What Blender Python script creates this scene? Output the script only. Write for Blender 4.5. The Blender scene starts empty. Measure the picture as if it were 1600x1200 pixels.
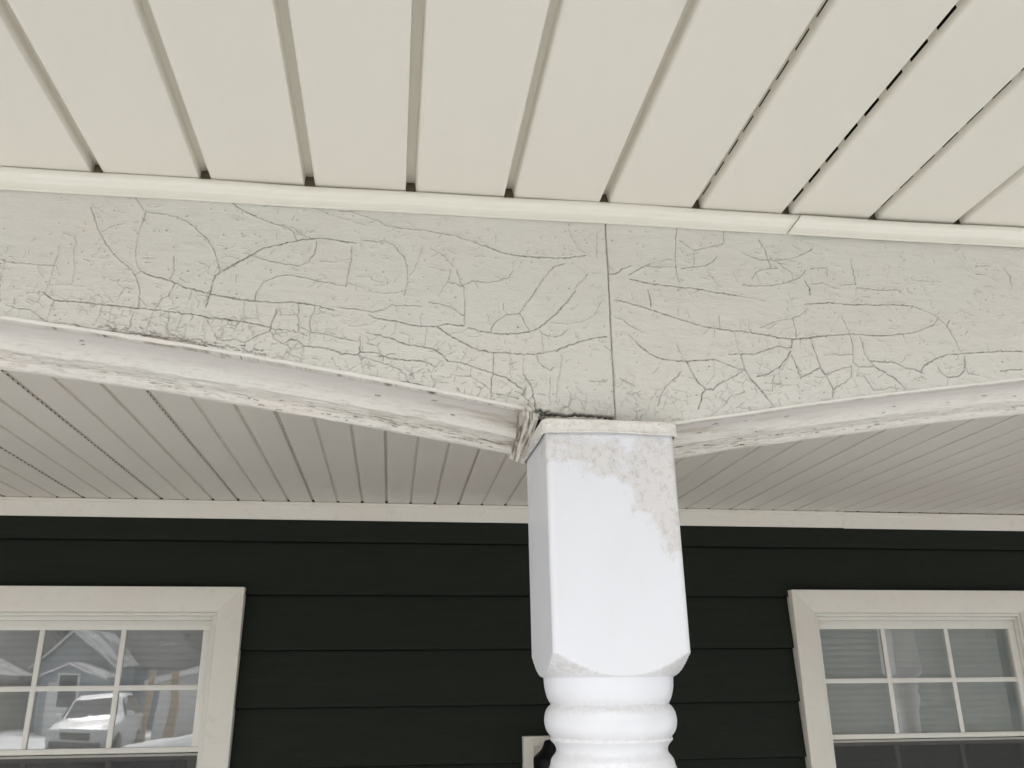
import bpy, bmesh, math, random
import numpy as np
from mathutils import Vector, Matrix

rad = math.radians
# ------------------------------------------------------------------ camera, sky, sun, exposure
S = bpy.context.scene
S.render.engine = 'CYCLES'
FPX = 1330.83
YAW, PITCH, ROLL = 0.1381, 0.3367, -0.0095
CAM = Vector((-0.2095, -0.9576, 0.0))
cyw, syw, cp, sp = math.cos(YAW), math.sin(YAW), math.cos(PITCH), math.sin(PITCH)
fw = Vector((syw*cp, cyw*cp, sp)); rt = Vector((cyw, -syw, 0)); up = rt.cross(fw)
c_, s_ = math.cos(ROLL), math.sin(ROLL)
rt, up = c_*rt + s_*up, -s_*rt + c_*up
cam_d = bpy.data.cameras.new('camera'); cam_d.sensor_width = 36; cam_d.lens = 36*FPX/1600
cam_d.clip_start = 0.02; cam_d.clip_end = 2000
cam = bpy.data.objects.new('camera', cam_d); S.collection.objects.link(cam)
cam.matrix_world = Matrix(((rt.x, up.x, -fw.x, CAM.x), (rt.y, up.y, -fw.y, CAM.y), (rt.z, up.z, -fw.z, CAM.z), (0, 0, 0, 1)))
S.camera = cam

SUN_EL, SUN_AZ = rad(52), rad(196)          # azimuth measured from +Y clockwise: the light comes from the street side
W = bpy.data.worlds.new('World'); S.world = W; W.use_nodes = True
wn = W.node_tree; bgn = wn.nodes['Background']
sky = wn.nodes.new('ShaderNodeTexSky'); sky.sky_type = 'NISHITA'; sky.sun_disc = False
sky.sun_elevation = SUN_EL; sky.sun_rotation = SUN_AZ; sky.air_density = 1.0; sky.dust_density = 4.0; sky.ozone_density = 1.0
hsv = wn.nodes.new('ShaderNodeHueSaturation'); hsv.inputs['Saturation'].default_value = 0.22
wn.links.new(sky.outputs[0], hsv.inputs['Color']); wn.links.new(hsv.outputs[0], bgn.inputs['Color'])
bgn.inputs['Strength'].default_value = 0.12
sd = bpy.data.lights.new('sun', 'SUN'); sd.energy = 1.5; sd.angle = rad(20); sd.color = (1.0, 0.975, 0.93)
so = bpy.data.objects.new('sun', sd); S.collection.objects.link(so)
sdir = Vector((math.sin(SUN_AZ)*math.cos(SUN_EL), math.cos(SUN_AZ)*math.cos(SUN_EL), math.sin(SUN_EL)))
so.rotation_euler = sdir.to_track_quat('Z', 'Y').to_euler(); so.location = sdir*30
S.view_settings.view_transform = 'Standard'; S.view_settings.look = 'None'
S.view_settings.gamma = 1; S.view_settings.exposure = 1.08
S.cycles.max_bounces = 10; S.cycles.diffuse_bounces = 7

# ------------------------------------------------------------------ constants measured from the photograph (metres, eye level z = 0)
GZ = -1.85
H, BZ, BY = 0.5964, 0.0088, 0.0046         # eave soffit height, the slight tilt of eave and beam
X0, P1 = -0.5936, 0.127                    # eave grooves
D, HC, XC, PC = 2.0281, 0.5936, -1.4162, 0.0835
FLOOR = -1.70
random.seed(7); RNG = np.random.default_rng(11)
COL = S.collection

# ------------------------------------------------------------------ object helpers
def tag(o, label=None, cat=None, group=None, kind=None):
    if label: o['label'] = label
    if cat: o['category'] = cat
    if group: o['group'] = group
    if kind: o['kind'] = kind
    return o
def empty(name, loc=(0, 0, 0)):
    o = bpy.data.objects.new(name, None); COL.objects.link(o); o.location = loc; o.empty_display_size = .1
    return o
def link(name, me, mat, parent=None, smooth=False, sharp=None):
    o = bpy.data.objects.new(name, me); COL.objects.link(o)
    if mat: me.materials.append(mat.m if hasattr(mat, 'm') else mat)
    if smooth:
        me.polygons.foreach_set('use_smooth', [True]*len(me.polygons))
        if sharp: me.set_sharp_from_angle(angle=rad(sharp))
    if parent:
        o.parent = parent; o.matrix_parent_inverse = Matrix.Translation(parent.location).inverted()
        if parent.parent: o.matrix_parent_inverse = Matrix.Identity(4)
    return o
class MB:
    def __init__(s): s.bm = bmesh.new()
    def box(s, x0, x1, y0, y1, z0, z1, bev=0, seg=2, sx=0):
        vs = [s.bm.verts.new((x, y, z)) for x in (x0, x1) for y in (y0, y1) for z in (z0, z1)]
        f = [(0,1,3,2), (4,6,7,5), (0,4,5,1), (2,3,7,6), (0,2,6,4), (1,5,7,3)]
        fs = [s.bm.faces.new([vs[i] for i in q]) for q in f]
        if bev:
            es = list({e for q in fs for e in q.edges})
            bmesh.ops.bevel(s.bm, geom=es, offset=bev, segments=seg, profile=.5, affect='EDGES')
        return s
    def prism(s, pts, a0, a1, axis='y'):
        """pts polygon in the plane across the axis, extruded a0..a1 along it"""
        def P(u, v, a): return {'x': (a, u, v), 'y': (u, a, v), 'z': (u, v, a)}[axis]
        A = [s.bm.verts.new(P(u, v, a0)) for u, v in pts]; B = [s.bm.verts.new(P(u, v, a1)) for u, v in pts]
        n = len(pts)
        s.bm.faces.new(A); s.bm.faces.new(B[::-1])
        for i in range(n): s.bm.faces.new([A[i], B[i], B[(i+1) % n], A[(i+1) % n]])
        return s
    def lathe(s, prof, n=32, c=(0, 0), cap=True):
        rings = [[s.bm.verts.new((c[0]+r*math.cos(2*math.pi*k/n), c[1]+r*math.sin(2*math.pi*k/n), z)) for k in range(n)] for z, r in prof]
        for a, b in zip(rings, rings[1:]):
            for k in range(n): s.bm.faces.new([a[k], b[k], b[(k+1) % n], a[(k+1) % n]])
        if cap: s.bm.faces.new(rings[0]); s.bm.faces.new(rings[-1][::-1])
        return s
    def tube(s, pts, radii, n=8):
        rings = []
        for i, p in enumerate(pts):
            p = Vector(p); a = Vector(pts[max(i-1, 0)]); b = Vector(pts[min(i+1, len(pts)-1)])
            t = (b-a).normalized(); u = t.orthogonal().normalized(); v = t.cross(u)
            r = radii[i] if hasattr(radii, '__len__') else radii
            rings.append([s.bm.verts.new(p+u*(r*math.cos(2*math.pi*k/n))+v*(r*math.sin(2*math.pi*k/n))) for k in range(n)])
        for a, b in zip(rings, rings[1:]):
            # align rings to avoid twist
            k0 = min(range(n), key=lambda k: (b[k].co-a[0].co).length)
            b2 = b[k0:]+b[:k0]
            for k in range(n): s.bm.faces.new([a[k], b2[k], b2[(k+1) % n], a[(k+1) % n]])
            b[:] = b2
        s.bm.faces.new(rings[0]); s.bm.faces.new(rings[-1][::-1])
        return s
    def build(s, name, mat, parent=None, smooth=False, sharp=None, tilt=False):
        bmesh.ops.recalc_face_normals(s.bm, faces=s.bm.faces)
        if tilt:
            for v in s.bm.verts: v.co.z += BZ*v.co.x; v.co.y += BY*v.co.x
        me = bpy.data.meshes.new(name); s.bm.to_mesh(me); s.bm.free()
        return link(name, me, mat, parent, smooth, sharp)
def grid_mesh(name, P, mat, parent, attrs=None, flip=False, wrap=False, sharp=None):
    """P: (nu, nv, 3) array of points"""
    nu, nv = P.shape[:2]
    idx = np.arange(nu*nv).reshape(nu, nv)
    if wrap: idx = np.concatenate([idx, idx[:1]], 0)
    q = np.stack([idx[:-1, :-1], idx[1:, :-1], idx[1:, 1:], idx[:-1, 1:]], -1).reshape(-1, 4)
    if flip: q = q[:, ::-1]
    me = bpy.data.meshes.new(name)
    me.vertices.add(nu*nv); me.vertices.foreach_set('co', P.reshape(-1).astype(np.float32))
    n = len(q); me.loops.add(4*n); me.loops.foreach_set('vertex_index', q.reshape(-1).astype(np.int32))
    me.polygons.add(n); me.polygons.foreach_set('loop_start', np.arange(0, 4*n, 4, dtype=np.int32))
    me.update(calc_edges=True); me.validate()
    for k, a in (attrs or {}).items():
        at = me.attributes.new(k, 'FLOAT', 'POINT'); at.data.foreach_set('value', a.reshape(-1).astype(np.float32))
    return link(name, me, mat, parent, True, sharp)
def vnoise(x, y, seed=0):
    xi = np.floor(x).astype(np.int64); yi = np.floor(y).astype(np.int64); fx = x-xi; fy = y-yi
    def h(a, b):
        n = (a*374761393 + b*668265263 + seed*1442695041) & 0xffffffff
        n = ((n ^ (n >> 13))*1274126177) & 0xffffffff
        return ((n ^ (n >> 16)) & 0xffff)/65535.0
    fx = fx*fx*(3-2*fx); fy = fy*fy*(3-2*fy)
    return (h(xi, yi)*(1-fx)+h(xi+1, yi)*fx)*(1-fy) + (h(xi, yi+1)*(1-fx)+h(xi+1, yi+1)*fx)*fy
def fbm(x, y, o=4, seed=0):
    t = 0; a = .5; s = 0
    for i in range(o):
        t = t + a*vnoise(x*2**i, y*2**i, seed+i*17); s += a; a *= .55
    return t/s

# ------------------------------------------------------------------ materials
class M:
    def __init__(s, name, base, rough=.5, spec=.5, metal=0):
        s.m = bpy.data.materials.new(name); s.m.use_nodes = True; s.t = s.m.node_tree; s.b = s.t.nodes['Principled BSDF']
        s.b.inputs['Base Color'].default_value = (*base, 1); s.b.inputs['Roughness'].default_value = rough
        s.b.inputs['Specular IOR Level'].default_value = spec; s.b.inputs['Metallic'].default_value = metal
        s.col = None; s.base = base; s.nrm = None
    def n(s, kind, **k):
        o = s.t.nodes.new(kind)
        for a, v in k.items():
            if a in o.inputs: o.inputs[a].default_value = v
            else: setattr(o, a, v)
        return o
    def L(s, a, b): s.t.links.new(a, b)
    def noise(s, scale, stretch=(1, 1, 1), detail=5, rough=.6, lo=.4, hi=.6, coord='Object'):
        tc = s.n('ShaderNodeTexCoord'); mp = s.n('ShaderNodeMapping'); mp.inputs['Scale'].default_value = stretch
        s.L(tc.outputs[coord], mp.inputs[0])
        nz = s.n('ShaderNodeTexNoise'); nz.inputs['Scale'].default_value = scale; nz.inputs['Detail'].default_value = detail; nz.inputs['Roughness'].default_value = rough
        s.L(mp.outputs[0], nz.inputs['Vector'])
        mr = s.n('ShaderNodeMapRange'); mr.inputs['From Min'].default_value = lo; mr.inputs['From Max'].default_value = hi
        s.L(nz.outputs[0], mr.inputs[0]); return mr.outputs[0]
    def math(s, op, a, b):
        o = s.n('ShaderNodeMath'); o.operation = op; o.use_clamp = True
        for i, v in enumerate((a, b)):
            if hasattr(v, 'is_output'): s.L(v, o.inputs[i])
            else: o.inputs[i].default_value = v
        return o.outputs[0]
    def tint(s, fac, color, amt=1.0):
        mx = s.n('ShaderNodeMix'); mx.data_type = 'RGBA'
        if amt != 1.0: fac = s.math('MULTIPLY', fac, amt)
        s.L(fac, mx.inputs[0])
        if s.col is None: mx.inputs[6].default_value = (*s.base, 1)
        else: s.L(s.col, mx.inputs[6])
        mx.inputs[7].default_value = (*color, 1); s.col = mx.outputs[2]; s.L(s.col, s.b.inputs['Base Color']); return s
    def bump(s, h, dist, strength=1):
        bp = s.n('ShaderNodeBump'); bp.inputs['Distance'].default_value = dist; bp.inputs['Strength'].default_value = strength
        s.L(h, bp.inputs['Height'])
        if s.nrm is not None: s.L(s.nrm, bp.inputs['Normal'])
        s.nrm = bp.outputs[0]; s.L(s.nrm, s.b.inputs['Normal']); return s
    def attr(s, name):
        a = s.n('ShaderNodeAttribute'); a.attribute_name = name; return a.outputs['Fac']
    def specks(s, scale, size, color, amt=.8, sparse=.62):
        tc = s.n('ShaderNodeTexCoord'); v = s.n('ShaderNodeTexVoronoi'); v.inputs['Scale'].default_value = scale
        v.inputs['Randomness'].default_value = 1
        s.L(tc.outputs['Object'], v.inputs['Vector'])
        mr = s.n('ShaderNodeMapRange'); mr.inputs['From Min'].default_value = size; mr.inputs['From Max'].default_value = size*.4
        s.L(v.outputs['Distance'], mr.inputs[0])
        sep = s.n('ShaderNodeSeparateColor'); s.L(v.outputs['Color'], sep.inputs[0])
        gt = s.math('GREATER_THAN', sep.outputs[0], sparse)
        s.tint(s.math('MULTIPLY', mr.outputs[0], gt), color, amt); return s

def paint_old(name, base, attr=True):
    m = M(name, base, .55, .35)
    m.tint(m.noise(6, (1, 1, 1), 3, .5, .35, .75), (base[0]*1.05, base[1]*.97, base[2]*.97), .6)
    m.tint(m.noise(60, (.35, 1, 1.4), 6, .7, .52, .75), (base[0]*.82, base[1]*.81, base[2]*.78), .5)
    m.tint(m.noise(420, (.25, 1, 1), 4, .7, .62, .72), (base[0]*.6, base[1]*.58, base[2]*.54), .35)
    m.specks(75, .045, (.10, .09, .075), .8, .84)
    m.specks(28, .022, (.05, .045, .04), .9, .86)
    if attr:
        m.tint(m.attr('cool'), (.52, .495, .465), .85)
        m.tint(m.attr('grime'), (.36, .31, .25), .8)
        m.tint(m.attr('dirt'), (.075, .065, .052))
    m.bump(m.noise(500, (.4, 1, 1), 4, .7, .3, .8), .0003)
    m.bump(m.noise(90, (.5, 1, 1), 5, .6, .3, .8), .0006)
    return m
FACE = paint_old('cracked_beam_paint', (.622, .617, .563))
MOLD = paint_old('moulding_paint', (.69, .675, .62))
SOFF = M('eave_vinyl', (.68, .658, .585), .42, .4)
SOFF.tint(SOFF.noise(3, (1, .4, 1), 4, .5, .35, .7), (.70, .668, .60), .6)
SOFF.specks(9, .011, (.12, .09, .06), .8, .55)
SOFF.bump(SOFF.noise(700, (1, .25, 1), 3, .6, .3, .7), .00006)
SOFF.bump(SOFF.noise(9, (1, .3, 1), 2, .5, .3, .7), .0009)
CEIL = M('ceiling_vinyl', (.685, .655, .585), .4, .4)
CEIL.tint(CEIL.noise(2.2, (1, 1, 1), 3, .5, .4, .7), (.68, .615, .56), .7)
CEIL.bump(CEIL.noise(5, (1, .3, 1), 2, .5, .3, .7), .001)
TRIM = M('trim_vinyl', (.70, .68, .60), .38, .45)
TRIM.tint(TRIM.noise(30, (.2, 1, 1), 4, .6, .55, .8), (.60, .57, .49), .4)
TRIM.specks(30, .02, (.2, .17, .13), .7, .8)
WHITE = M('post_vinyl', (.69, .70, .725), .34, .5)
WHITE.tint(WHITE.noise(14, (1, 1, .6), 4, .6, .5, .8), (.65, .65, .65), .5)
sdf = WHITE.attr('stain')
nz = WHITE.noise(55, (1, 1, 1), 7, .72, .25, .75)
edge = WHITE.n('ShaderNodeMath'); edge.operation = 'MULTIPLY_ADD'; WHITE.L(nz, edge.inputs[0]); edge.inputs[1].default_value = .9; WHITE.L(sdf, edge.inputs[2])
mr = WHITE.n('ShaderNodeMapRange'); mr.inputs['From Min'].default_value = .84; mr.inputs['From Max'].default_value = 1.10; WHITE.L(edge.outputs[0], mr.inputs[0])
WHITE.tint(mr.outputs[0], (.605, .585, .56), .8)
WHITE.tint(WHITE.math('MULTIPLY', mr.outputs[0], WHITE.noise(120, (1, 1, 1), 6, .78, .51, .66)), (.40, .35, .31), .65)
WHITE.tint(WHITE.math('MULTIPLY', mr.outputs[0], WHITE.math('MULTIPLY', WHITE.noise(520, (1, 1, 1), 3, .75, .56, .66), WHITE.noise(42, (1, 1, 1), 3, .6, .52, .62))), (.20, .17, .15), .85)
WHITE.tint(WHITE.math('MULTIPLY', WHITE.attr('grime'), WHITE.noise(150, (1, 1, 1), 6, .75, .42, .62)), (.50, .45, .40), .7)
WHITE.specks(48, .030, (.12, .11, .10), .8, .84)
WHITE.specks(22, .018, (.22, .20, .19), .8, .72)
WHITE.bump(WHITE.noise(220, (1, 1, .5), 3, .6, .3, .7), .00008)
WHITE.bump(WHITE.noise(14, (1, 1, .6), 3, .5, .3, .7), .0012)
WHITE.bump(mr.outputs[0], .0003)
CAPM = M('post_cap_vinyl', (.74, .72, .68), .4, .45)
CAPM.tint(CAPM.noise(60, (1, 1, 2), 6, .7, .45, .7), (.52, .46, .39), .7)
CAPM.tint(CAPM.noise(260, (1, 1, 2), 5, .75, .58, .68), (.22, .18, .14), .8)
SID = M('dark_siding_paint', (.0120, .0153, .0110), .7, .16)
SID.tint(SID.noise(40, (.12, 1, 1.6), 6, .65, .4, .7), (.0165, .0200, .0145), .7)
SID.bump(SID.noise(110, (.08, 1, 1.4), 6, .7, .3, .75), .0007)
CASE = M('window_casing_paint', (.70, .675, .605), .45, .4)
CASE.tint(CASE.noise(4, (1, 1, 1), 3, .5, .4, .7), (.69, .62, .55), .6)
CASE.tint(CASE.noise(70, (.5, 1, .5), 5, .7, .55, .75), (.52, .49, .43), .4)
CASE.bump(CASE.noise(60, (1, 1, .3), 4, .6, .3, .7), .0004)
SASH = M('window_vinyl', (.70, .68, .62), .35, .45)
SASH.tint(SASH.noise(50, (.4, 1, .4), 5, .7, .55, .75), (.52, .49, .43), .4)
DARK = M('attic_dark', (.02, .016, .012), .9, .1)
BROWN = M('raw_wood_dark', (.10, .065, .035), .9, .1)
RAWW = M('raw_wood_edge', (.27, .225, .15), .9, .1)
BLACK = M('black_metal', (.008, .008, .008), .5, .2)
BLIND = M('blind_slat', (.88, .88, .85), .5, .4)
ROOM = M('room_wall', (.5, .5, .47), .9, .1)
FLR = M('porch_floor_paint', (.30, .30, .29), .6, .3); FLR.tint(FLR.noise(8, (1, 1, 1), 5, .6, .4, .7), (.22, .22, .21), .7)
SNOW = M('snow_ground', (.74, .75, .77), .8, .2)
SNOW.tint(SNOW.noise(.25, (1, 1, 1), 6, .6, .52, .62), (.22, .20, .17), .8); SNOW.bump(SNOW.noise(1.2, (1, 1, 1), 6, .6, .2, .8), .08)
ROAD = M('wet_road', (.09, .09, .09), .45, .4); ROAD.tint(ROAD.noise(.8, (1, 1, 1), 6, .6, .45, .6), (.4, .4, .41), .7)
CONC = M('concrete_walk', (.42, .41, .38), .8, .2); CONC.tint(CONC.noise(5, (1, 1, 1), 6, .6, .4, .7), (.33, .32, .30), .7)

# glass: thin pane, mirror + see-through
GL = bpy.data.materials.new('window_glass'); GL.use_nodes = True; t = GL.node_tree; t.nodes.clear()
out = t.nodes.new('ShaderNodeOutputMaterial'); mix = t.nodes.new('ShaderNodeMixShader'); tr = t.nodes.new('ShaderNodeBsdfTransparent'); gl = t.nodes.new('ShaderNodeBsdfGlossy')
fr = t.nodes.new('ShaderNodeFresnel'); fr.inputs['IOR'].default_value = 1.5
mm = t.nodes.new('ShaderNodeMath'); mm.operation = 'MULTIPLY_ADD'; mm.inputs[1].default_value = 1.6; mm.inputs[2].default_value = .22; mm.use_clamp = True
tcg = t.nodes.new('ShaderNodeTexCoord'); ng = t.nodes.new('ShaderNodeTexNoise'); ng.inputs['Scale'].default_value = 3.2; ng.inputs['Detail'].default_value = 1
bg = t.nodes.new('ShaderNodeBump'); bg.inputs['Distance'].default_value = .0008
t.links.new(tcg.outputs['Object'], ng.inputs['Vector']); t.links.new(ng.outputs[0], bg.inputs['Height']); t.links.new(bg.outputs[0], gl.inputs['Normal'])
gl.inputs['Roughness'].default_value = .012; tr.inputs['Color'].default_value = (.96, .97, .96, 1)
t.links.new(fr.outputs[0], mm.inputs[0]); t.links.new(mm.outputs[0], mix.inputs[0]); t.links.new(tr.outputs[0], mix.inputs[1]); t.links.new(gl.outputs[0], mix.inputs[2]); dst = t.nodes.new('ShaderNodeBsdfDiffuse'); dst.inputs['Color'].default_value = (.8, .8, .78, 1); mx2 = t.nodes.new('ShaderNodeMixShader')
nd = t.nodes.new('ShaderNodeTexNoise'); nd.inputs['Scale'].default_value = 14; nd.inputs['Detail'].default_value = 5; mrd = t.nodes.new('ShaderNodeMapRange')
mrd.inputs['From Min'].default_value = .3; mrd.inputs['From Max'].default_value = .7; mrd.inputs['To Min'].default_value = .05; mrd.inputs['To Max'].default_value = .13
t.links.new(tcg.outputs['Object'], nd.inputs['Vector']); t.links.new(nd.outputs[0], mrd.inputs[0]); t.links.new(mrd.outputs[0], mx2.inputs[0])
t.links.new(mix.outputs[0], mx2.inputs[1]); t.links.new(dst.outputs[0], mx2.inputs[2]); t.links.new(mx2.outputs[0], out.inputs[0])
SCR = bpy.data.materials.new('insect_screen'); SCR.use_nodes = True; t = SCR.node_tree; t.nodes.clear()
out = t.nodes.new('ShaderNodeOutputMaterial'); mix = t.nodes.new('ShaderNodeMixShader'); tr = t.nodes.new('ShaderNodeBsdfTransparent'); df = t.nodes.new('ShaderNodeBsdfDiffuse')
df.inputs['Color'].default_value = (.07, .07, .07, 1); mix.inputs[0].default_value = .5
t.links.new(tr.outputs[0], mix.inputs[1]); t.links.new(df.outputs[0], mix.inputs[2]); t.links.new(mix.outputs[0], out.inputs[0])

# ------------------------------------------------------------------ the beam: cracked face boards
FB = [(-.6686,.4022),(-.6177,.3963),(-.5356,.3868),(-.4897,.3807),(-.4441,.3728),(-.3793,.3640),(-.3235,.3565),(-.2291,.3430),(-.1817,.3360),(-.1524,.3285),(-.0983,.3197),(-.0555,.3114),(-.030,.3045),(.0,.3012),(.10,.3000),(.1237,.3010),(.1955,.3115),(.2694,.3245),(.3912,.3455),(.4854,.3600),(.6161,.3772)]
_L = [p for p in FB if p[0] <= -.05]; _R = [p for p in FB if p[0] >= .12]
PL = np.polyfit([a for a, b in _L], [b for a, b in _L], 2); PR_ = np.polyfit([a for a, b in _R], [b for a, b in _R], 2)
def arch(x):
    x = np.asarray(x, float); xm = (x+.045)/.155; a = .3012; b = np.polyval(PR_, .11)
    mid = a+(np.minimum(b, .3015)-a)*xm
    l = np.polyval(PL, np.maximum(x, -.67)); dx = np.maximum(-.67-x, 0); s = -np.polyval(np.polyder(PL), -.67)
    l = l+s*dx-(s*2.03+.09)/2.03**2*dx*dx
    q = np.polyval(PR_, np.minimum(x, .616)); dx = np.maximum(x-.616, 0); s = np.polyval(np.polyder(PR_), .616)
    q = q+s*dx-(s*2.16+.06)/2.16**2*dx*dx
    return np.where(x < -.045, l, np.where(x > .11, q, mid))
def arch_s(x):
    x = np.asarray(x, float); w = .012
    return (arch(x-w)+2*arch(x)+arch(x+w))/4
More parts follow.
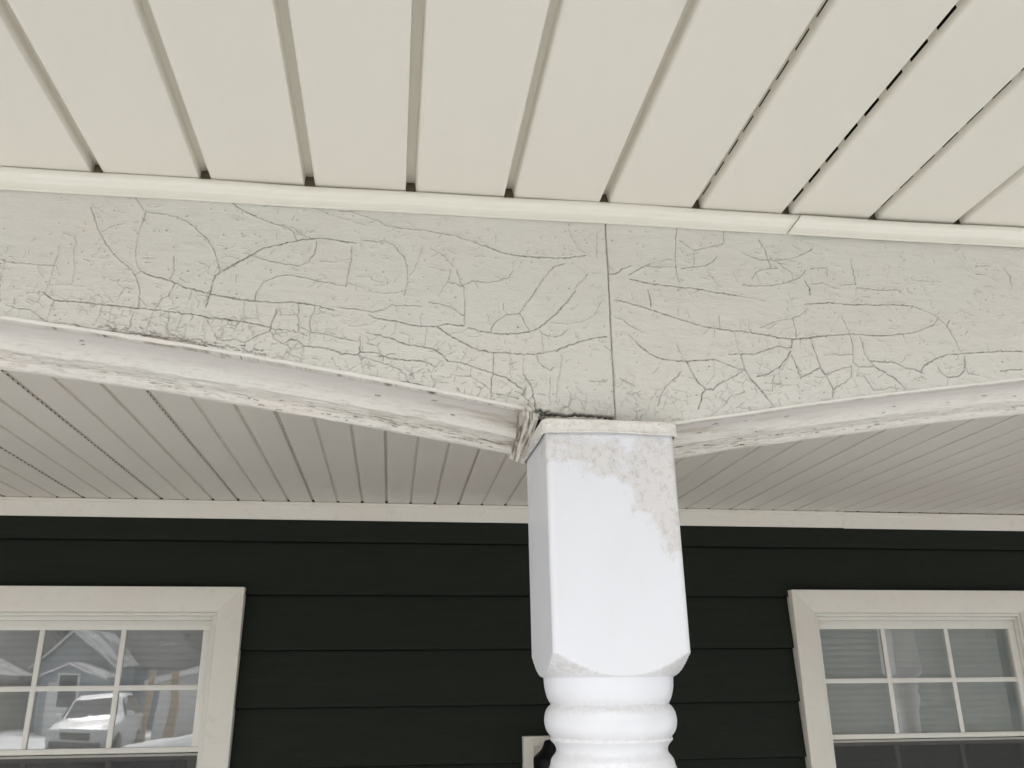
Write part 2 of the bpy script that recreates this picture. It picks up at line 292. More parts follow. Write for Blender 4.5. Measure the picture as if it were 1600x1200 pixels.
CR = "2:-6813,4740 -6738,4713 -6595,4704 -6452,4698 -6327,4695 -6193,4689;1:-6738,4713 -6752,4545 -6737,4360 -6700,4199;1:-6180,4949 -6171,4832 -6193,4689 -6206,4493 -6230,4368 -6252,4342 -6443,4327;3:-6252,4342 -6210,4297 -6123,4250 -5972,4242 -5794,4237 -5597,4227 -5380,4211 -5162,4198 -4999,4190 -4833,4173 -4594,4155 -4409,4129 -4204,4106 -3981,4086 -3829,4054;1:-6123,4250 -6133,4147 -6155,4065 -6160,3954;1:-6174,5144 -6106,5116 -6021,5095 -6000,5014 -5999,4864 -5964,4717 -5958,4591 -5962,4466;2:-5899,5504 -5855,5396 -5772,5203 -5687,5056 -5586,4922 -5500,4831 -5379,4742 -5294,4651 -5220,4507 -5186,4383 -5181,4201;1:-5731,5173 -5648,5234 -5581,5282 -5499,5299;2:-5271,4621 -5215,4677;3:-5261,5471 -5273,5347;1:-5273,5347 -5304,5224 -5307,5059 -5303,4929 -5279,4780 -5215,4677;3:-5215,4677 -5070,4622 -4872,4576 -4746,4524 -4612,4478 -4404,4433 -4234,4404 -4082,4380 -3931,4363 -3856,4361;2:-5420,5685 -5340,5578 -5283,5503 -5175,5466 -5005,5460 -4869,5431 -4770,5393 -4625,5280 -4498,5156 -4398,5008 -4354,4858 -4304,4735;3:-3912,4999 -4057,4909 -4180,4814 -4304,4735 -4354,4674 -4381,4576 -4400,4433 -4410,4321 -4430,4246;1:-4305,4933 -4173,4941 -4076,4912;1:-4569,4849 -4441,4792 -4451,4711 -4354,4674;2:-4863,4892 -4845,4742 -4867,4576;2:-4811,4541 -4847,4444 -4866,4370 -4944,4334 -4970,4249 -4999,4190;1:-4866,4370 -4816,4330 -4793,4259;1:-5228,4848 -5063,4858;1:-5553,4552 -5460,4536 -5425,4475 -5375,4446 -5257,4442;1:-5375,4446 -5400,4361 -5426,4287;1:-5605,4288 -5589,4176 -5601,4073 -5634,3990;1:-5477,4202 -5487,4079 -5511,3935;1:-5261,4193 -5259,4111;2:-5229,4133 -5243,3989 -5268,3882;1:-5016,4185 -5028,4061 -5051,3957 -5057,3866;2:-4833,4173 -4828,4050 -4835,3958 -4782,3889 -4808,3807;1:-4676,4151 -4693,4057 -4730,3912;1:-4418,4128 -4432,4008 -4396,3928 -4386,3745;1:-4610,3969 -4635,3865 -4656,3814;1:-4610,4457 -4623,4330;1:-4505,4347 -4514,4252;1:-4582,4291 -4587,4165;1:-3987,4354 -3983,4217 -3981,4086 -3977,3948;2:-3816,3904 -3938,3822 -4033,3853 -4177,3836 -4252,3853 -4284,3902;1:-3934,3822 -3940,3644;1:-4111,4096 -4111,4003;1:-4205,4019 -4178,3938 -4216,3854;2:-4276,5712 -4181,5627 -4079,5566 -3958,5518;1:-4113,4699 -4112,4592;2:-6632,4162 -6532,4131 -6355,4112 -6156,3964 -5981,3963 -5858,3959;4:-5858,3959 -5765,3923 -5621,3900 -5442,3888 -5263,3876 -5048,3866 -4903,3853;1:-6361,4683 -6337,4590 -6283,4530;1:-6233,4440 -6059,4460 -5790,4450;2:-4286,5711 -4201,5637 -4079,5566 -3897,5488 -3717,5425 -3558,5386 -3485,5323 -3432,5214;2:-3639,5426 -3499,5390 -3375,5297 -3264,5241;3:-4267,4744 -4163,4837 -4057,4915 -3932,5004 -3823,5077 -3674,5131 -3504,5187 -3351,5226 -3264,5241 -3158,5266 -2999,5254 -2841,5237 -2711,5223;2:-3928,4965 -3810,4924 -3654,4889 -3499,4870 -3374,4869 -3271,4924 -3220,5027 -3189,5151 -3184,5219;2:-2644,5277 -2484,5260 -2365,5284 -2263,5245 -2180,5159 -2096,5052 -2053,4931 -2050,4731 -2083,4531;1:-3425,5716 -3265,5693 -3101,5624 -2939,5577 -2757,5539 -2594,5486;2:-2944,5670 -2804,5675 -2662,5632 -2518,5584 -2416,5544 -2364,5502 -2212,5484 -2049,5472 -1866,5466;2:-3867,4371 -3850,4499 -3785,4621 -3695,4680 -3621,4717 -3489,4735 -3315,4713 -3158,4678 -3022,4664 -2924,4642 -2797,4623;2:-2758,5168 -2759,5000 -2779,4821 -2797,4623;1:-2791,4678 -2652,4631 -2533,4583 -2375,4548 -2218,4563 -2150,4582;3:-4234,4404 -4083,4385 -3876,4366 -3631,4358 -3443,4372 -3290,4365 -3136,4341 -2923,4293;2:-2887,4337 -2733,4324 -2597,4310 -2461,4291 -2327,4334 -2232,4398 -2075,4402 -1879,4401;3:-2508,4255 -2419,4212 -2263,4194 -2126,4173 -1970,4145 -1813,4131 -1676,4142 -1578,4179 -1340,4163;2:-1781,4467 -1642,4446 -1502,4410 -1422,4349 -1332,4299;2:-1439,4923 -1386,4747 -1349,4682 -1334,4506 -1332,4299 -1344,4158;1:-1664,4554 -1606,4668 -1558,4755 -1519,4850 -1520,4940;1:-1779,5219 -1655,5147 -1553,5074 -1490,4976;1:-1880,5224 -1925,5028 -1971,4891 -2039,4809;1:-3987,4354 -3972,4197 -3977,4082;3:-4206,4122 -4056,4099 -3906,4075 -3773,4044 -3663,4025;2:-3663,4025 -3583,4004 -3453,4004 -3329,3978 -3223,3942;3:-3605,4268 -3617,4194 -3646,4088 -3656,3983;1:-3599,4199 -3467,4197 -3355,4211;2:-3356,4355 -3345,4208 -3331,4082 -3329,3978;2:-3929,3823 -3816,3904 -3656,3979;2:-3636,3964 -3612,3893 -3534,3849 -3438,3808 -3416,3768 -3341,3761 -3252,3812;3:-3459,3848 -3406,3882 -3311,3865 -3252,3812 -3139,3805 -3026,3802 -2873,3761 -2796,3734 -2626,3725 -2571,3764 -2438,3770 -2341,3743 -2205,3687 -2014,3685 -1840,3682 -1743,3645 -1684,3616;1:-3252,3812 -3260,3673 -3281,3570;2:-3145,4335 -3168,4238 -3200,4152 -3190,4006;2:-3329,4057 -3189,3995 -3037,3971 -2884,3947 -2769,3921 -2634,3896 -2597,3909;1:-3188,3975 -3187,3819;2:-2626,3725 -2491,3685 -2337,3640 -2221,3604 -2105,3558 -2026,3479 -2024,3398;3:-2525,4017 -2390,3991 -2254,3966 -2156,3925 -2020,3883 -1865,3869 -1728,3843 -1630,3785 -1531,3695;1:-2165,4171 -2189,4032 -2217,4000;1:-1803,4125 -1809,3966 -1816,3881;1:-1875,4272 -1862,4154;2:-2599,3961 -2590,3764;1:-2221,3604 -2205,3687;1:-3152,4581 -3042,4670 -2925,4659;1:-3137,4943 -2981,4946 -2827,4984 -2750,5011;1:-2678,4761 -2542,4780 -2460,4718 -2301,4677;1:-2740,4101 -2606,4101 -2492,4128 -2417,4180;1:-2122,4036 -2014,4009 -2011,3893;1:-1298,3873 -1356,3713;1:-1633,3953 -1709,3855;1:-1903,3525 -1721,3542 -1628,3681;2:-1886,5476 -1661,5438 -1456,5419 -1352,5373 -1228,5335 -1063,5288;3:-1063,5288 -898,5229 -753,5192 -586,5179 -440,5177 -210,5180 23,5199 237,5242;1:25,5617 74,5478 155,5354 238,5277;2:-1558,4755 -1467,4742 -1366,4703 -1245,4788 -1062,4776 -920,4807 -776,4860 -713,4966;1:-800,4348 -840,4412 -844,4499;2:-1002,4093 -982,4176 -921,4266 -800,4348 -648,4367 -598,4282 -549,4197 -530,4122;2:-648,4367 -575,4491 -471,4630 -396,4769 -300,4910 -192,5054 -43,5109;3:-1281,4144 -1141,4108 -1002,4089 -822,4080 -641,4102 -530,4122 -418,4171 -314,4263 -188,4379 -39,4553 81,4728;2:82,4762 180,4870 258,4966;1:-1281,4140 -1340,4090 -1478,4071;3:-1676,4142 -1576,4062 -1417,3984 -1299,3905 -1141,3848 -982,3830 -824,3831 -625,3818 -464,3829 -323,3857 -181,3895 -37,3962 129,4034 295,4085 457,4108;2:-398,4161 -368,4108 -237,4071 -114,4098 -40,4178;3:-1531,3695 -1336,3672 -1140,3607 -963,3552 -826,3506 -708,3428 -630,3369 -572,3289;2:-973,3814 -973,3562 -999,3458 -1007,3192;2:-1489,3521 -1334,3506 -1256,3505 -1139,3432 -1012,3348;1:-1256,3505 -1238,3635;2:-435,3805 -416,3732 -347,3661 -268,3633 -227,3666;3:-608,3556 -550,3475 -502,3384 -494,3271 -466,3211 -467,3109;1:-605,3766 -608,3556;1:-502,3384 -432,3428;1:-111,3851 -137,3659 -182,3469 -209,3199;1:-764,3865 -770,3550;1:-1831,3678 -1764,3737 -1667,3721 -1589,3682;1:-369,4076 -353,3883;1:-271,3528 -288,3217;1:421,4600 351,4440 222,4323 -7,4256 -232,4267;1:413,5619 385,5216;4:-2290,3412 -2176,3408 -2005,3398 -1832,3368 -1717,3328 -1640,3301;2:210,3505 311,3498 454,3525;2:-944,3296 -827,3279 -671,3244;3:534,4993 631,4999 720,5074 830,5127;2:801,4998 912,5062 1025,5139 1092,5178;3:819,4936 947,4914 1052,4890 1245,4873 1460,4858 1676,4851 1870,4820 2087,4800 2282,4774;1:2282,4774 2456,4751 2631,4730;2:1046,5133 1263,5141 1449,5153;2:1506,5754 1477,5522 1451,5259 1454,5071 1475,4909;2:2166,5750 2147,5542 1974,5487 1814,5443 1718,5411 1619,5495 1535,5550;1:1718,5411 1703,5168;2:1524,5126 1703,5168 1858,5189 1953,5254 2037,5330;1:1225,5209 1314,5246 1447,5263;2:2393,5425 2521,5360 2654,5333 2835,5339 3020,5367 3163,5412 3285,5469 3410,5550;1:1873,5107 1951,4995 2052,4895;2:2343,4935 2520,4934 2701,4955 2907,4991 3049,5046 3169,5101 3273,5202;2:2653,5635 2718,5506 2746,5350 2776,5220;2:2869,5334 2960,5243 3064,5166 3096,5061;3:590,4620 716,4611 883,4568 1071,4511 1237,4456 1425,4405 1593,4357 1761,4314 1930,4291 2102,4277 2296,4272 2447,4257 2619,4234 2791,4206 2965,4194 3145,4222 3326,4249 3509,4280;2:579,4396 702,4346 843,4243 976,4187;2:754,4150 892,4004;3:892,4004 991,3921 1132,3851 1297,3826 1486,3823 1677,3842 1891,3862;2:1979,4467 1974,4297;2:2521,4335 2682,4404 2844,4465 2980,4494 3121,4548 3210,4633;2:3003,4496 3018,4348 3013,4223;1:2266,4402 2255,4288;1:2377,4419 2405,4273;3:1486,3823 1538,3685 1611,3559 1706,3450 1812,3460 1903,3538;2:1903,3538 2014,3596 2262,3736;2:1901,3852 2034,3796 2157,3753 2262,3736;3:2262,3736 2325,3619 2428,3494 2492,3400 2594,3265;2:2230,3942 2262,3736;3:2070,3946 2220,3953 2415,3966 2596,4036 2755,4092 2928,4069 2953,4186;3:2912,4028 2843,3914 2719,3787 2580,3705 2402,3644;1:1856,3828 1839,3643 1734,3521;3:1706,3450 1658,3370 1590,3189;2:1401,3668 1299,3568 1188,3458 1118,3350 1079,3223;3:2916,3972 2963,3830 3007,3657 3124,3727 3278,3810 3343,3725;2:3210,4210 3251,4020 3277,3888 3341,3714 3433,3739;2:2643,3686 2585,3467 2490,3475;1:1908,4283 1886,4159;1:2165,4262 2191,4084 2210,3953;1:1377,4047 1430,3918 1454,3822;1:1269,3440 1453,3404 1460,3236;3:1046,4793 1071,4680 1069,4544;1:2228,5117 2281,4978;2:2487,5037 2566,5148 2730,5206 2866,5214;1:2542,5135 2603,4973;2:608,3552 718,3503 798,3464;1:1123,3722 1034,3632;1:1543,4535 1577,4424;3:3197,4707 3346,4729 3530,4748 3711,4748 3892,4739 4124,4756 4261,4754 4426,4772 4588,4771 4750,4768;2:4750,4768 4882,4720 5012,4667 5095,4613;2:5095,4613 5030,4515 4902,4451 4752,4390 4562,4353;3:4562,4353 4374,4326 4211,4302 4053,4311 3783,4312 3554,4282 3282,4247 3054,4202;1:3227,4680 3187,4539;2:3696,4565 3736,4452 3774,4327;2:5095,4613 5202,4500 5272,4317 5315,4180 5334,4100;2:5202,4500 5252,4573;3:6252,4171 6015,4170 5775,4148 5535,4121 5334,4100 5132,4076 4960,4016 4834,3954 4741,3882 4693,3806 4609,3843 4455,3870 4353,3933 4173,3930 3995,3941;2:3770,4304 3793,4157 3756,3908 3825,3855 4026,3857;2:3912,4276 3945,4051 3995,3941;3:3995,3941 4069,3843 4193,3781 4315,3708 4390,3623 4424,3558;3:4959,3891 4988,3802 5092,3750 5235,3778 5330,3850 5357,3930 5373,4068;2:5353,3907 5381,3818 5528,3806;2:3473,4026 3580,4001 3761,4020;2:3210,4210 3251,4020 3292,3833 3343,3725;3:3343,3725 3411,3585 3434,3521 3408,3411;2:3343,3725 3505,3787 3736,3851 3703,3706 3614,3626 3496,3567 3434,3521;2:3784,3732 3892,3714 3961,3584 3985,3530 4110,3546 4227,3583 4336,3565;2:3978,5004 4161,4990 4298,4979 4463,4995 4627,4997;2:3727,5013 3844,5032 3962,5046 3969,5171 3947,5412;2:3351,5016 3503,5048 3608,4983 3699,4976;3:3243,5057 3296,4942 3283,4847;2:3347,5243 3464,5262 3579,5269 3574,5148;2:6243,5428 6314,5308 6305,5159;1:4808,5159 5246,5160;2:5831,5441 6028,5453;2:5793,5315 5962,5312;1:5065,3727 5034,3625;3:5856,3871 6026,3901 6192,3908;1:4535,4329 4561,4215;1:5368,4686 5461,4738 5647,4664"
ROT = ["-482,3085 -368,3052 -198,3048 -88,3034 23,3059 256,3048 489,3035", "-460,3105 -395,3080 -290,3092", "-405,3110 -350,3052 -240,3070"]
segs = []          # x1 z1 x2 z2 width depth dirt
def addline(pts, w, d, k, amp=.0010):
    pts = np.array(pts, float)
    # subdivide and roughen
    P = [pts[0]]
    for a, b in zip(pts, pts[1:]):
        n = max(1, int(np.hypot(*(b-a))/.003))
        for i in range(1, n+1):
            q = a+(b-a)*i/n
            if i < n or True: q = q+RNG.normal(0, amp*.45, 2)
            P.append(q)
    for a, b in zip(P, P[1:]):
        f = RNG.uniform(.55, 1.15)
        segs.append((a[0], a[1], b[0], b[1], w*RNG.uniform(.8, 1.25), d*f, k*f))
for l in CR.split(';'):
    w, r = l.split(':'); w = int(w)
    pts = [tuple(float(v)/1e4 for v in q.split(',')) for q in r.split()]
    addline(pts, {1: .00046, 2: .00056, 3: .00068, 4: .0009}[w], {1: .0005, 2: .0009, 3: .0014, 4: .002}[w], {1: .5, 2: .72, 3: .92, 4: .95}[w])
for l in ROT:
    addline([tuple(float(v)/1e4 for v in q.split(',')) for q in l.split()], .0014, .006, 1.5, .0012)
def top_z(x): return H-.022
# short fine checks in the old paint, denser low down and near the traced cracks
mains = np.array([s[:2] for s in segs])
for i in range(640):
    if i % 5:
        b = mains[RNG.integers(len(mains))]; x = b[0]+RNG.normal(0, .022); z = b[1]+RNG.normal(0, .012)
    else:
        x = RNG.uniform(-.75, .75); z = float(arch(x))+.006+RNG.random()**1.5*(.56-float(arch(x)))
    if x < -.78 or x > .8: continue
    vert = RNG.random() < .33; L = RNG.uniform(.002, .010 if not vert else .007)
    a = (math.pi/2+RNG.normal(0, .22)) if vert else RNG.normal(-.04, .22)
    p = [(x, z)]
    for k in range(3):
        a += RNG.normal(0, .32); p.append((p[-1][0]+math.cos(a)*L/2, p[-1][1]+math.sin(a)*L/2))
    addline(p, .00038, RNG.uniform(.0003, .0008), RNG.uniform(.25, .65), .0004)
for i in range(520):      # pits and dirt dots
    x = RNG.uniform(-.78, .78); z = float(arch(x))+RNG.random()**1.3*(.57-float(arch(x)))
    segs.append((x, z, x+RNG.uniform(0, .0012), z+RNG.uniform(-.0004, .0004), RNG.uniform(.0004, .0008), .0008, RNG.uniform(.4, .95)))
for x in np.linspace(-.56, -.37, 90):     # crumbling edge at the lower left
    z = float(arch(x))+.0035+abs(RNG.normal(0, .003)); L = RNG.uniform(.001, .005)
    segs.append((x, z, x+L, z+RNG.normal(-.0008, .0012), RNG.uniform(.0004, .0009), .0016, RNG.uniform(.4, 1)))

XS = .0526                                  # the joint between the two boards, above the post
def face_board(xa, xb, name, parent, dense, lab=None):
    d0, d1 = dense
    xs = [np.arange(d0, d1, .00085)]
    if xa < d0: xs.insert(0, np.arange(xa, d0-.002, .02))
    if xb > d1: xs.append(np.arange(d1+.002, xb, .02))
    xs = np.concatenate(xs); xs[0] = xa; xs[-1] = xb
    nz = 310
    zb = arch_s(xs)[:, None]; zt = np.full_like(zb, .588)
    v = np.linspace(0, 1, nz)[None]; Z = zb+(zt-zb)*v; X = np.repeat(xs[:, None], nz, 1)
    wob = (vnoise(Z*60, Z*0+3, 5)-.5)*.0045 + (vnoise(Z*260, Z*0+3, 8)-.5)*.0022 + (vnoise(Z*700, Z*0+3, 9)-.5)*.0009
    X = X + wob*np.exp(-((X-XS)/.012)**2)
    disp = (fbm(X*9, Z*22, 4, 3)-.5)*.0022 + (fbm(X*45, Z*170, 4, 9)-.5)*.0004
    dirt = np.zeros_like(X); near = np.full_like(X, 9.)
    dep = np.zeros_like(X)
    for x1, z1, x2, z2, w, d, k in segs:
        lo, hi = min(x1, x2)-.006, max(x1, x2)+.006
        if hi < d0 or lo > d1: continue
        i0, i1 = np.searchsorted(xs, [lo-.003, hi+.003])
        if i1 <= i0: continue
        xm = min(max((x1+x2)/2, xs[0]), xs[-1]); zbm = float(arch(xm)); sc = (nz-1)/(.588-zbm)
        j0 = max(0, int((min(z1, z2)-.009-zbm)*sc)); j1 = min(nz, int((max(z1, z2)+.009-zbm)*sc)+2)
        if j1 <= j0: continue
        sx, sz = X[i0:i1, j0:j1], Z[i0:i1, j0:j1]
        dx, dz = x2-x1, z2-z1; l2 = dx*dx+dz*dz+1e-12
        tt = np.clip(((sx-x1)*dx+(sz-z1)*dz)/l2, 0, 1)
        dd = np.hypot(sx-x1-tt*dx, sz-z1-tt*dz)
        g = np.exp(-(dd/w)**2)
        dep[i0:i1, j0:j1] = np.maximum(dep[i0:i1, j0:j1], d*g)
        dirt[i0:i1, j0:j1] = np.maximum(dirt[i0:i1, j0:j1], k*np.exp(-(dd/(w*.95))**2))
        near[i0:i1, j0:j1] = np.minimum(near[i0:i1, j0:j1], dd+.0012*(1-min(1, d/.0014)))
    hg = Z-zb
    def vor(cx_, cz_, seed, jit=.9):
        wx = X+(fbm(X*60, Z*60, 3, seed)-.5)*.010; wz = Z+(fbm(X*60+7, Z*60, 3, seed+1)-.5)*.008
        gx, gz = wx/cx_, wz/cz_; ix, iz = np.floor(gx), np.floor(gz)
        f1 = np.full_like(X, 9.); f2 = f1.copy()
        for a in (-1, 0, 1):
            for b in (-1, 0, 1):
                hx = vnoise(ix+a, iz+b, seed+5); hz = vnoise(ix+a, iz+b, seed+9)
                d_ = np.hypot((gx-(ix+a+.5+(hx-.5)*jit))*cx_, (gz-(iz+b+.5+(hz-.5)*jit))*cz_)
                f2 = np.minimum(f2, np.maximum(d_, f1)); f1 = np.minimum(f1, d_)
        return f2-f1
    band = np.exp(-(np.maximum(hg-.030, 0)/.028)**2)*np.clip(1.15-np.abs(X+.18)/.75, .35, 1)
    for cx_, cz_, seed, th, kd in ((.025, .0155, 301, .0009, .66), (.015, .0105, 401, .00065, .36)):
        e_ = vor(cx_, cz_, seed); gate = np.clip((fbm(X*26, Z*40, 3, seed+3)-(.67-.22*band))*14, 0, 1)*np.clip((fbm(X*150, Z*150, 2, seed+7)-.36)*9, 0, 1)
        g = np.exp(-(e_/th)**2)*gate*(.35+.65*band)
        dep = np.maximum(dep, .0010*g); dirt = np.maximum(dirt, kd*g); near = np.where(g > .3, np.minimum(near, e_*.6), near)
    disp = disp + dep - .00034*np.exp(-((near-.0022)/.0013)**2)      # curled lips along the cracks
    # grime: at the joint, the rotten foot above the post, the lower edge
    hgt = Z-zb
    edge = np.minimum(np.abs(X-XS), 1)
    gr = .8*np.exp(-(edge/.0009)**2)
    n1 = fbm(X*70, Z*120, 5, 21)
    foot = np.exp(-((X+.02)/.05)**2)*np.exp(-(hgt/.014)**2)
    gr = gr + foot*np.clip((n1-.42)*5, 0, 1)*1.1
    crumb = np.exp(-((X+.47)/.07)**4)*np.exp(-(hgt/.007)**2)
    gr = gr + crumb*np.clip((n1-.40)*5, 0, 1)
    gr = gr + .55*np.exp(-(hgt/.0035)**2)*np.clip((n1-.45)*4, 0, 1)
    disp = disp + (foot*.4+crumb)*(n1-.5)*.005
    disp = disp - .0018*np.exp(-(((X-.035)/.022)**2+((hgt-.02)/.007)**2)) * np.clip(n1*2-.5, 0, 1.2)
    dirt = dirt*(.62+.6*vnoise(X*240, Z*240, 31))
    Y = .012 + disp + .003*np.clip(1-edge/.0007, 0, 1)
    Pm = np.stack([X, Y+BY*X, Z+BZ*0], -1)
    back = Pm.copy()[:, :1]; back[:, :, 1] = .030
    Pm = np.concatenate([back, Pm], 1)
    z0 = lambda a: np.concatenate([a[:, :1], a], 1)
    # turned-back ends
    e0 = Pm[:1].copy(); e0[:, :, 1] = .030; e1 = Pm[-1:].copy(); e1[:, :, 1] = .030
    Pm = np.concatenate([e0, Pm, e1], 0)
    ends = lambda a: np.concatenate([a[:1], a, a[-1:]], 0)
    o = grid_mesh(name, Pm, FACE, parent, {'dirt': ends(z0(np.clip(dirt, 0, 1))), 'grime': ends(z0(np.clip(gr, 0, 1)))})
    if lab: o['label'] = lab
    return o
beam = empty('porch_beam', (.04, .08, .45))
tag(beam, 'arched white porch beam with crackled peeling paint resting on the white post', 'beam')
face_board(-2.70, XS-.0002, 'face_board', beam, (-.74, XS), 'crackled board left of the vertical joint')
face_board(XS+.0002, 2.78, 'face_board', beam, (XS, .72), 'crackled board right of the vertical joint')

# mouldings under the arch
PROF = [(.0115, .0010), (.0118, -.0010), (.0132, -.0026), (.0155, -.0030), (.0175, -.0014), (.0190, .0026), (.0300, .0062), (.0450, .0074), (.0560, .0060), (.0640, .0020), (.0685, -.0040), (.0715, -.0110), (.0750, -.0165), (.0780, -.0188), (.0800, -.0180), (.0900, -.0176), (.1020, -.0186), (.1110, -.0196), (.1145, -.0188), (.1165, -.0225), (.1200, -.0262), (.1240, -.0276), (.1310, -.0272), (.1350, -.0258), (.1370, -.0220), (.1375, .03), (.1375, .17)]
def moulding(xa, xb, dense, zk, name, parent, lines, lab):
    PR = np.array(PROF); d = np.r_[0, np.cumsum(np.hypot(*np.diff(PR, axis=0).T))]
    sv = np.r_[np.arange(0, d[-3], .0009), d[-3], d[-2], d[-1]]
    py = np.interp(sv, d, PR[:, 0]); pz = np.interp(sv, d, PR[:, 1])
    k = np.ones(5)/5; m = len(sv)-6
    py[2:m] = np.convolve(py, k, 'same')[2:m]; pz[2:m] = np.convolve(pz, k, 'same')[2:m]
    d0, d1 = dense
    xs = [np.arange(d0, d1, .0011)]
    if xa < d0: xs.insert(0, np.arange(xa, d0-.002, .02))
    if xb > d1: xs.append(np.arange(d1+.002, xb, .02))
    xs = np.concatenate(xs); xs[0] = xa; xs[-1] = xb
    X = np.repeat(xs[:, None], len(sv), 1); SV = np.repeat(sv[None], len(xs), 0)
    Y = np.repeat(py[None], len(xs), 0); Z = arch_s(xs)[:, None]+pz[None]*zk
    n1 = fbm(X*22, SV*160, 5, 41); n2 = fbm(X*90, SV*520, 4, 51); n3 = fbm(X*5, SV*30, 3, 61)
    live = np.clip((d[-3]-SV)/.004, 0, 1)
    rough = np.clip(np.exp(-((SV-.105)/.030)**2) + .8*np.exp(-((SV-.011)/.006)**2) + .12, 0, 1)
    h = (n3-.5)*.0022 + rough*((n1-.5)*.0034+(n2-.5)*.0012)
    flake = np.clip((n1-.56)*30, 0, 1)*rough; h = h+flake*.0007
    h = h*live
    near = np.exp(-(np.minimum(abs(X-(-.06)), abs(X-.125))/.17)**2)
    band = np.exp(-((SV-.118)/.012)**2) + .5*np.exp(-((SV-.013)/.005)**2)
    gr = np.clip((n2-.50)*6, 0, 1)*band*(.25+.9*near) + np.clip((n1-.5)*5, 0, 1)*near*.75*(SV > .06)
    gr = gr + np.clip((n2-.60)*9, 0, 1)*.5*rough
    if xb < .1: gr = gr + .55*np.exp(-((xs[-1]-X)/.012)**2)*np.clip(n1*2-.4, 0, 1)
    dirt = np.clip((fbm(X*50, SV*420, 3, 77)-.70)*14, 0, 1)*(.25+.75*rough)*.9*band.clip(.15, 1)
    for pts, w, dp in lines:
        for (x1, s1), (x2, s2) in zip(pts, pts[1:]):
            i0, i1 = np.searchsorted(xs, [min(x1, x2)-.006, max(x1, x2)+.006])
            sx, ss = X[i0:i1], SV[i0:i1]+(vnoise(X[i0:i1]*300, X[i0:i1]*0, 5)-.5)*.0006
            dx, ds = x2-x1, s2-s1; tt = np.clip(((sx-x1)*dx+(ss-s1)*ds)/(dx*dx+ds*ds+1e-12), 0, 1)
            g = np.exp(-(np.hypot(sx-x1-tt*dx, ss-s1-tt*ds)/w)**2)
            h[i0:i1] += dp*g; dirt[i0:i1] = np.maximum(dirt[i0:i1], g)
    Pm = np.stack([X, Y+BY*X+h*.35, Z+h], -1)
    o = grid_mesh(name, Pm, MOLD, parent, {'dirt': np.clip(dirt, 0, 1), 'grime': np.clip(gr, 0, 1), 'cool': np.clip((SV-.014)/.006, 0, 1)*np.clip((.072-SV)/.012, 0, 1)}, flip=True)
    o['label'] = lab; return o
def dashes(xa, xb, n, s0, s1):
    o = []
    for i in range(n):
        x = RNG.uniform(xa, xb); s = RNG.uniform(s0, s1); L = RNG.uniform(.001, .007)
        o.append(([(x, s), (x+L*.5, s+RNG.normal(0, .0002)), (x+L, s+RNG.normal(0, .0003))], RNG.uniform(.0005, .0008), .0008))
    return o
ll = dashes(-.60, -.08, 13, .025, .075)+dashes(-.45, -.07, 34, .112, .135)+dashes(-.60, -.30, 16, .010, .022)
ll += [([(-.145, .118), (-.125, .121), (-.100, .120), (-.078, .124), (-.064, .121)], .0011, .002), ([(-.30, .113), (-.27, .115), (-.24, .114), (-.21, .117)], .0008, .0012)]
lr = dashes(.14, .7, 22, .03, .09)+dashes(.22, .45, 40, .108, .130)
lr += [([(.118, .105), (.145, .107), (.160, .102), (.172, .096), (.186, .090), (.200, .088)], .0011, .0025), ([(.150, .104), (.165, .104)], .0012, .0015)]
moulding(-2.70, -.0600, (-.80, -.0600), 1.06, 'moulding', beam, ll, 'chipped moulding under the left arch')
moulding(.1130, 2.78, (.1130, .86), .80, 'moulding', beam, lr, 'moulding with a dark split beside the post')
# filler piece between the left moulding and the post cap, and the hidden core of the beam
xsb = np.linspace(-.0615, -.0425, 14); ysb = np.linspace(.0170, .138, 70)
Xb, Yb = np.meshgrid(xsb, ysb, indexing='ij'); nb = fbm(Xb*120, Yb*60, 5, 88)
nb = fbm(Xb*300, Yb*22, 4, 88)
zb0 = np.interp(Xb[:, 0], [-.0615, -.0530, -.0520, -.0425], [.0035, .0010, -.0012, -.0016])[:, None]
Zb = .3010+zb0-.0235*(Yb-.017)/.121+(nb-.5)*.0022
Pb = np.stack([Xb, Yb, Zb], -1)
s0 = Pb[:1].copy(); s0[:, :, 2] = .32; s1 = Pb[-1:].copy(); s1[:, :, 2] = .32; Pb = np.concatenate([s0, Pb, s1], 0)
f0 = Pb[:, :1].copy(); f0[:, :, 2] = .32; f1 = Pb[:, -1:].copy(); f1[:, :, 2] = .32; Pb = np.concatenate([f0, Pb, f1], 1)
nb2 = fbm(Pb[..., 0]*420, Pb[..., 1]*30, 5, 90)
o = grid_mesh('corner_block', Pb, MOLD, beam, {'dirt': np.clip((nb2-.62)*7, 0, .8), 'grime': np.clip((nb2-.40)*3.5, 0, .9)}, flip=True, sharp=40)
mb = MB(); xs = np.linspace(-2.69, 2.77, 120)
poly = [(float(x), float(arch_s(x))+.018) for x in xs]+[(2.77, .592), (-2.69, .592)]
mb.prism(poly, .0300, .1360); mb.build('core', BROWN, beam, tilt=False)

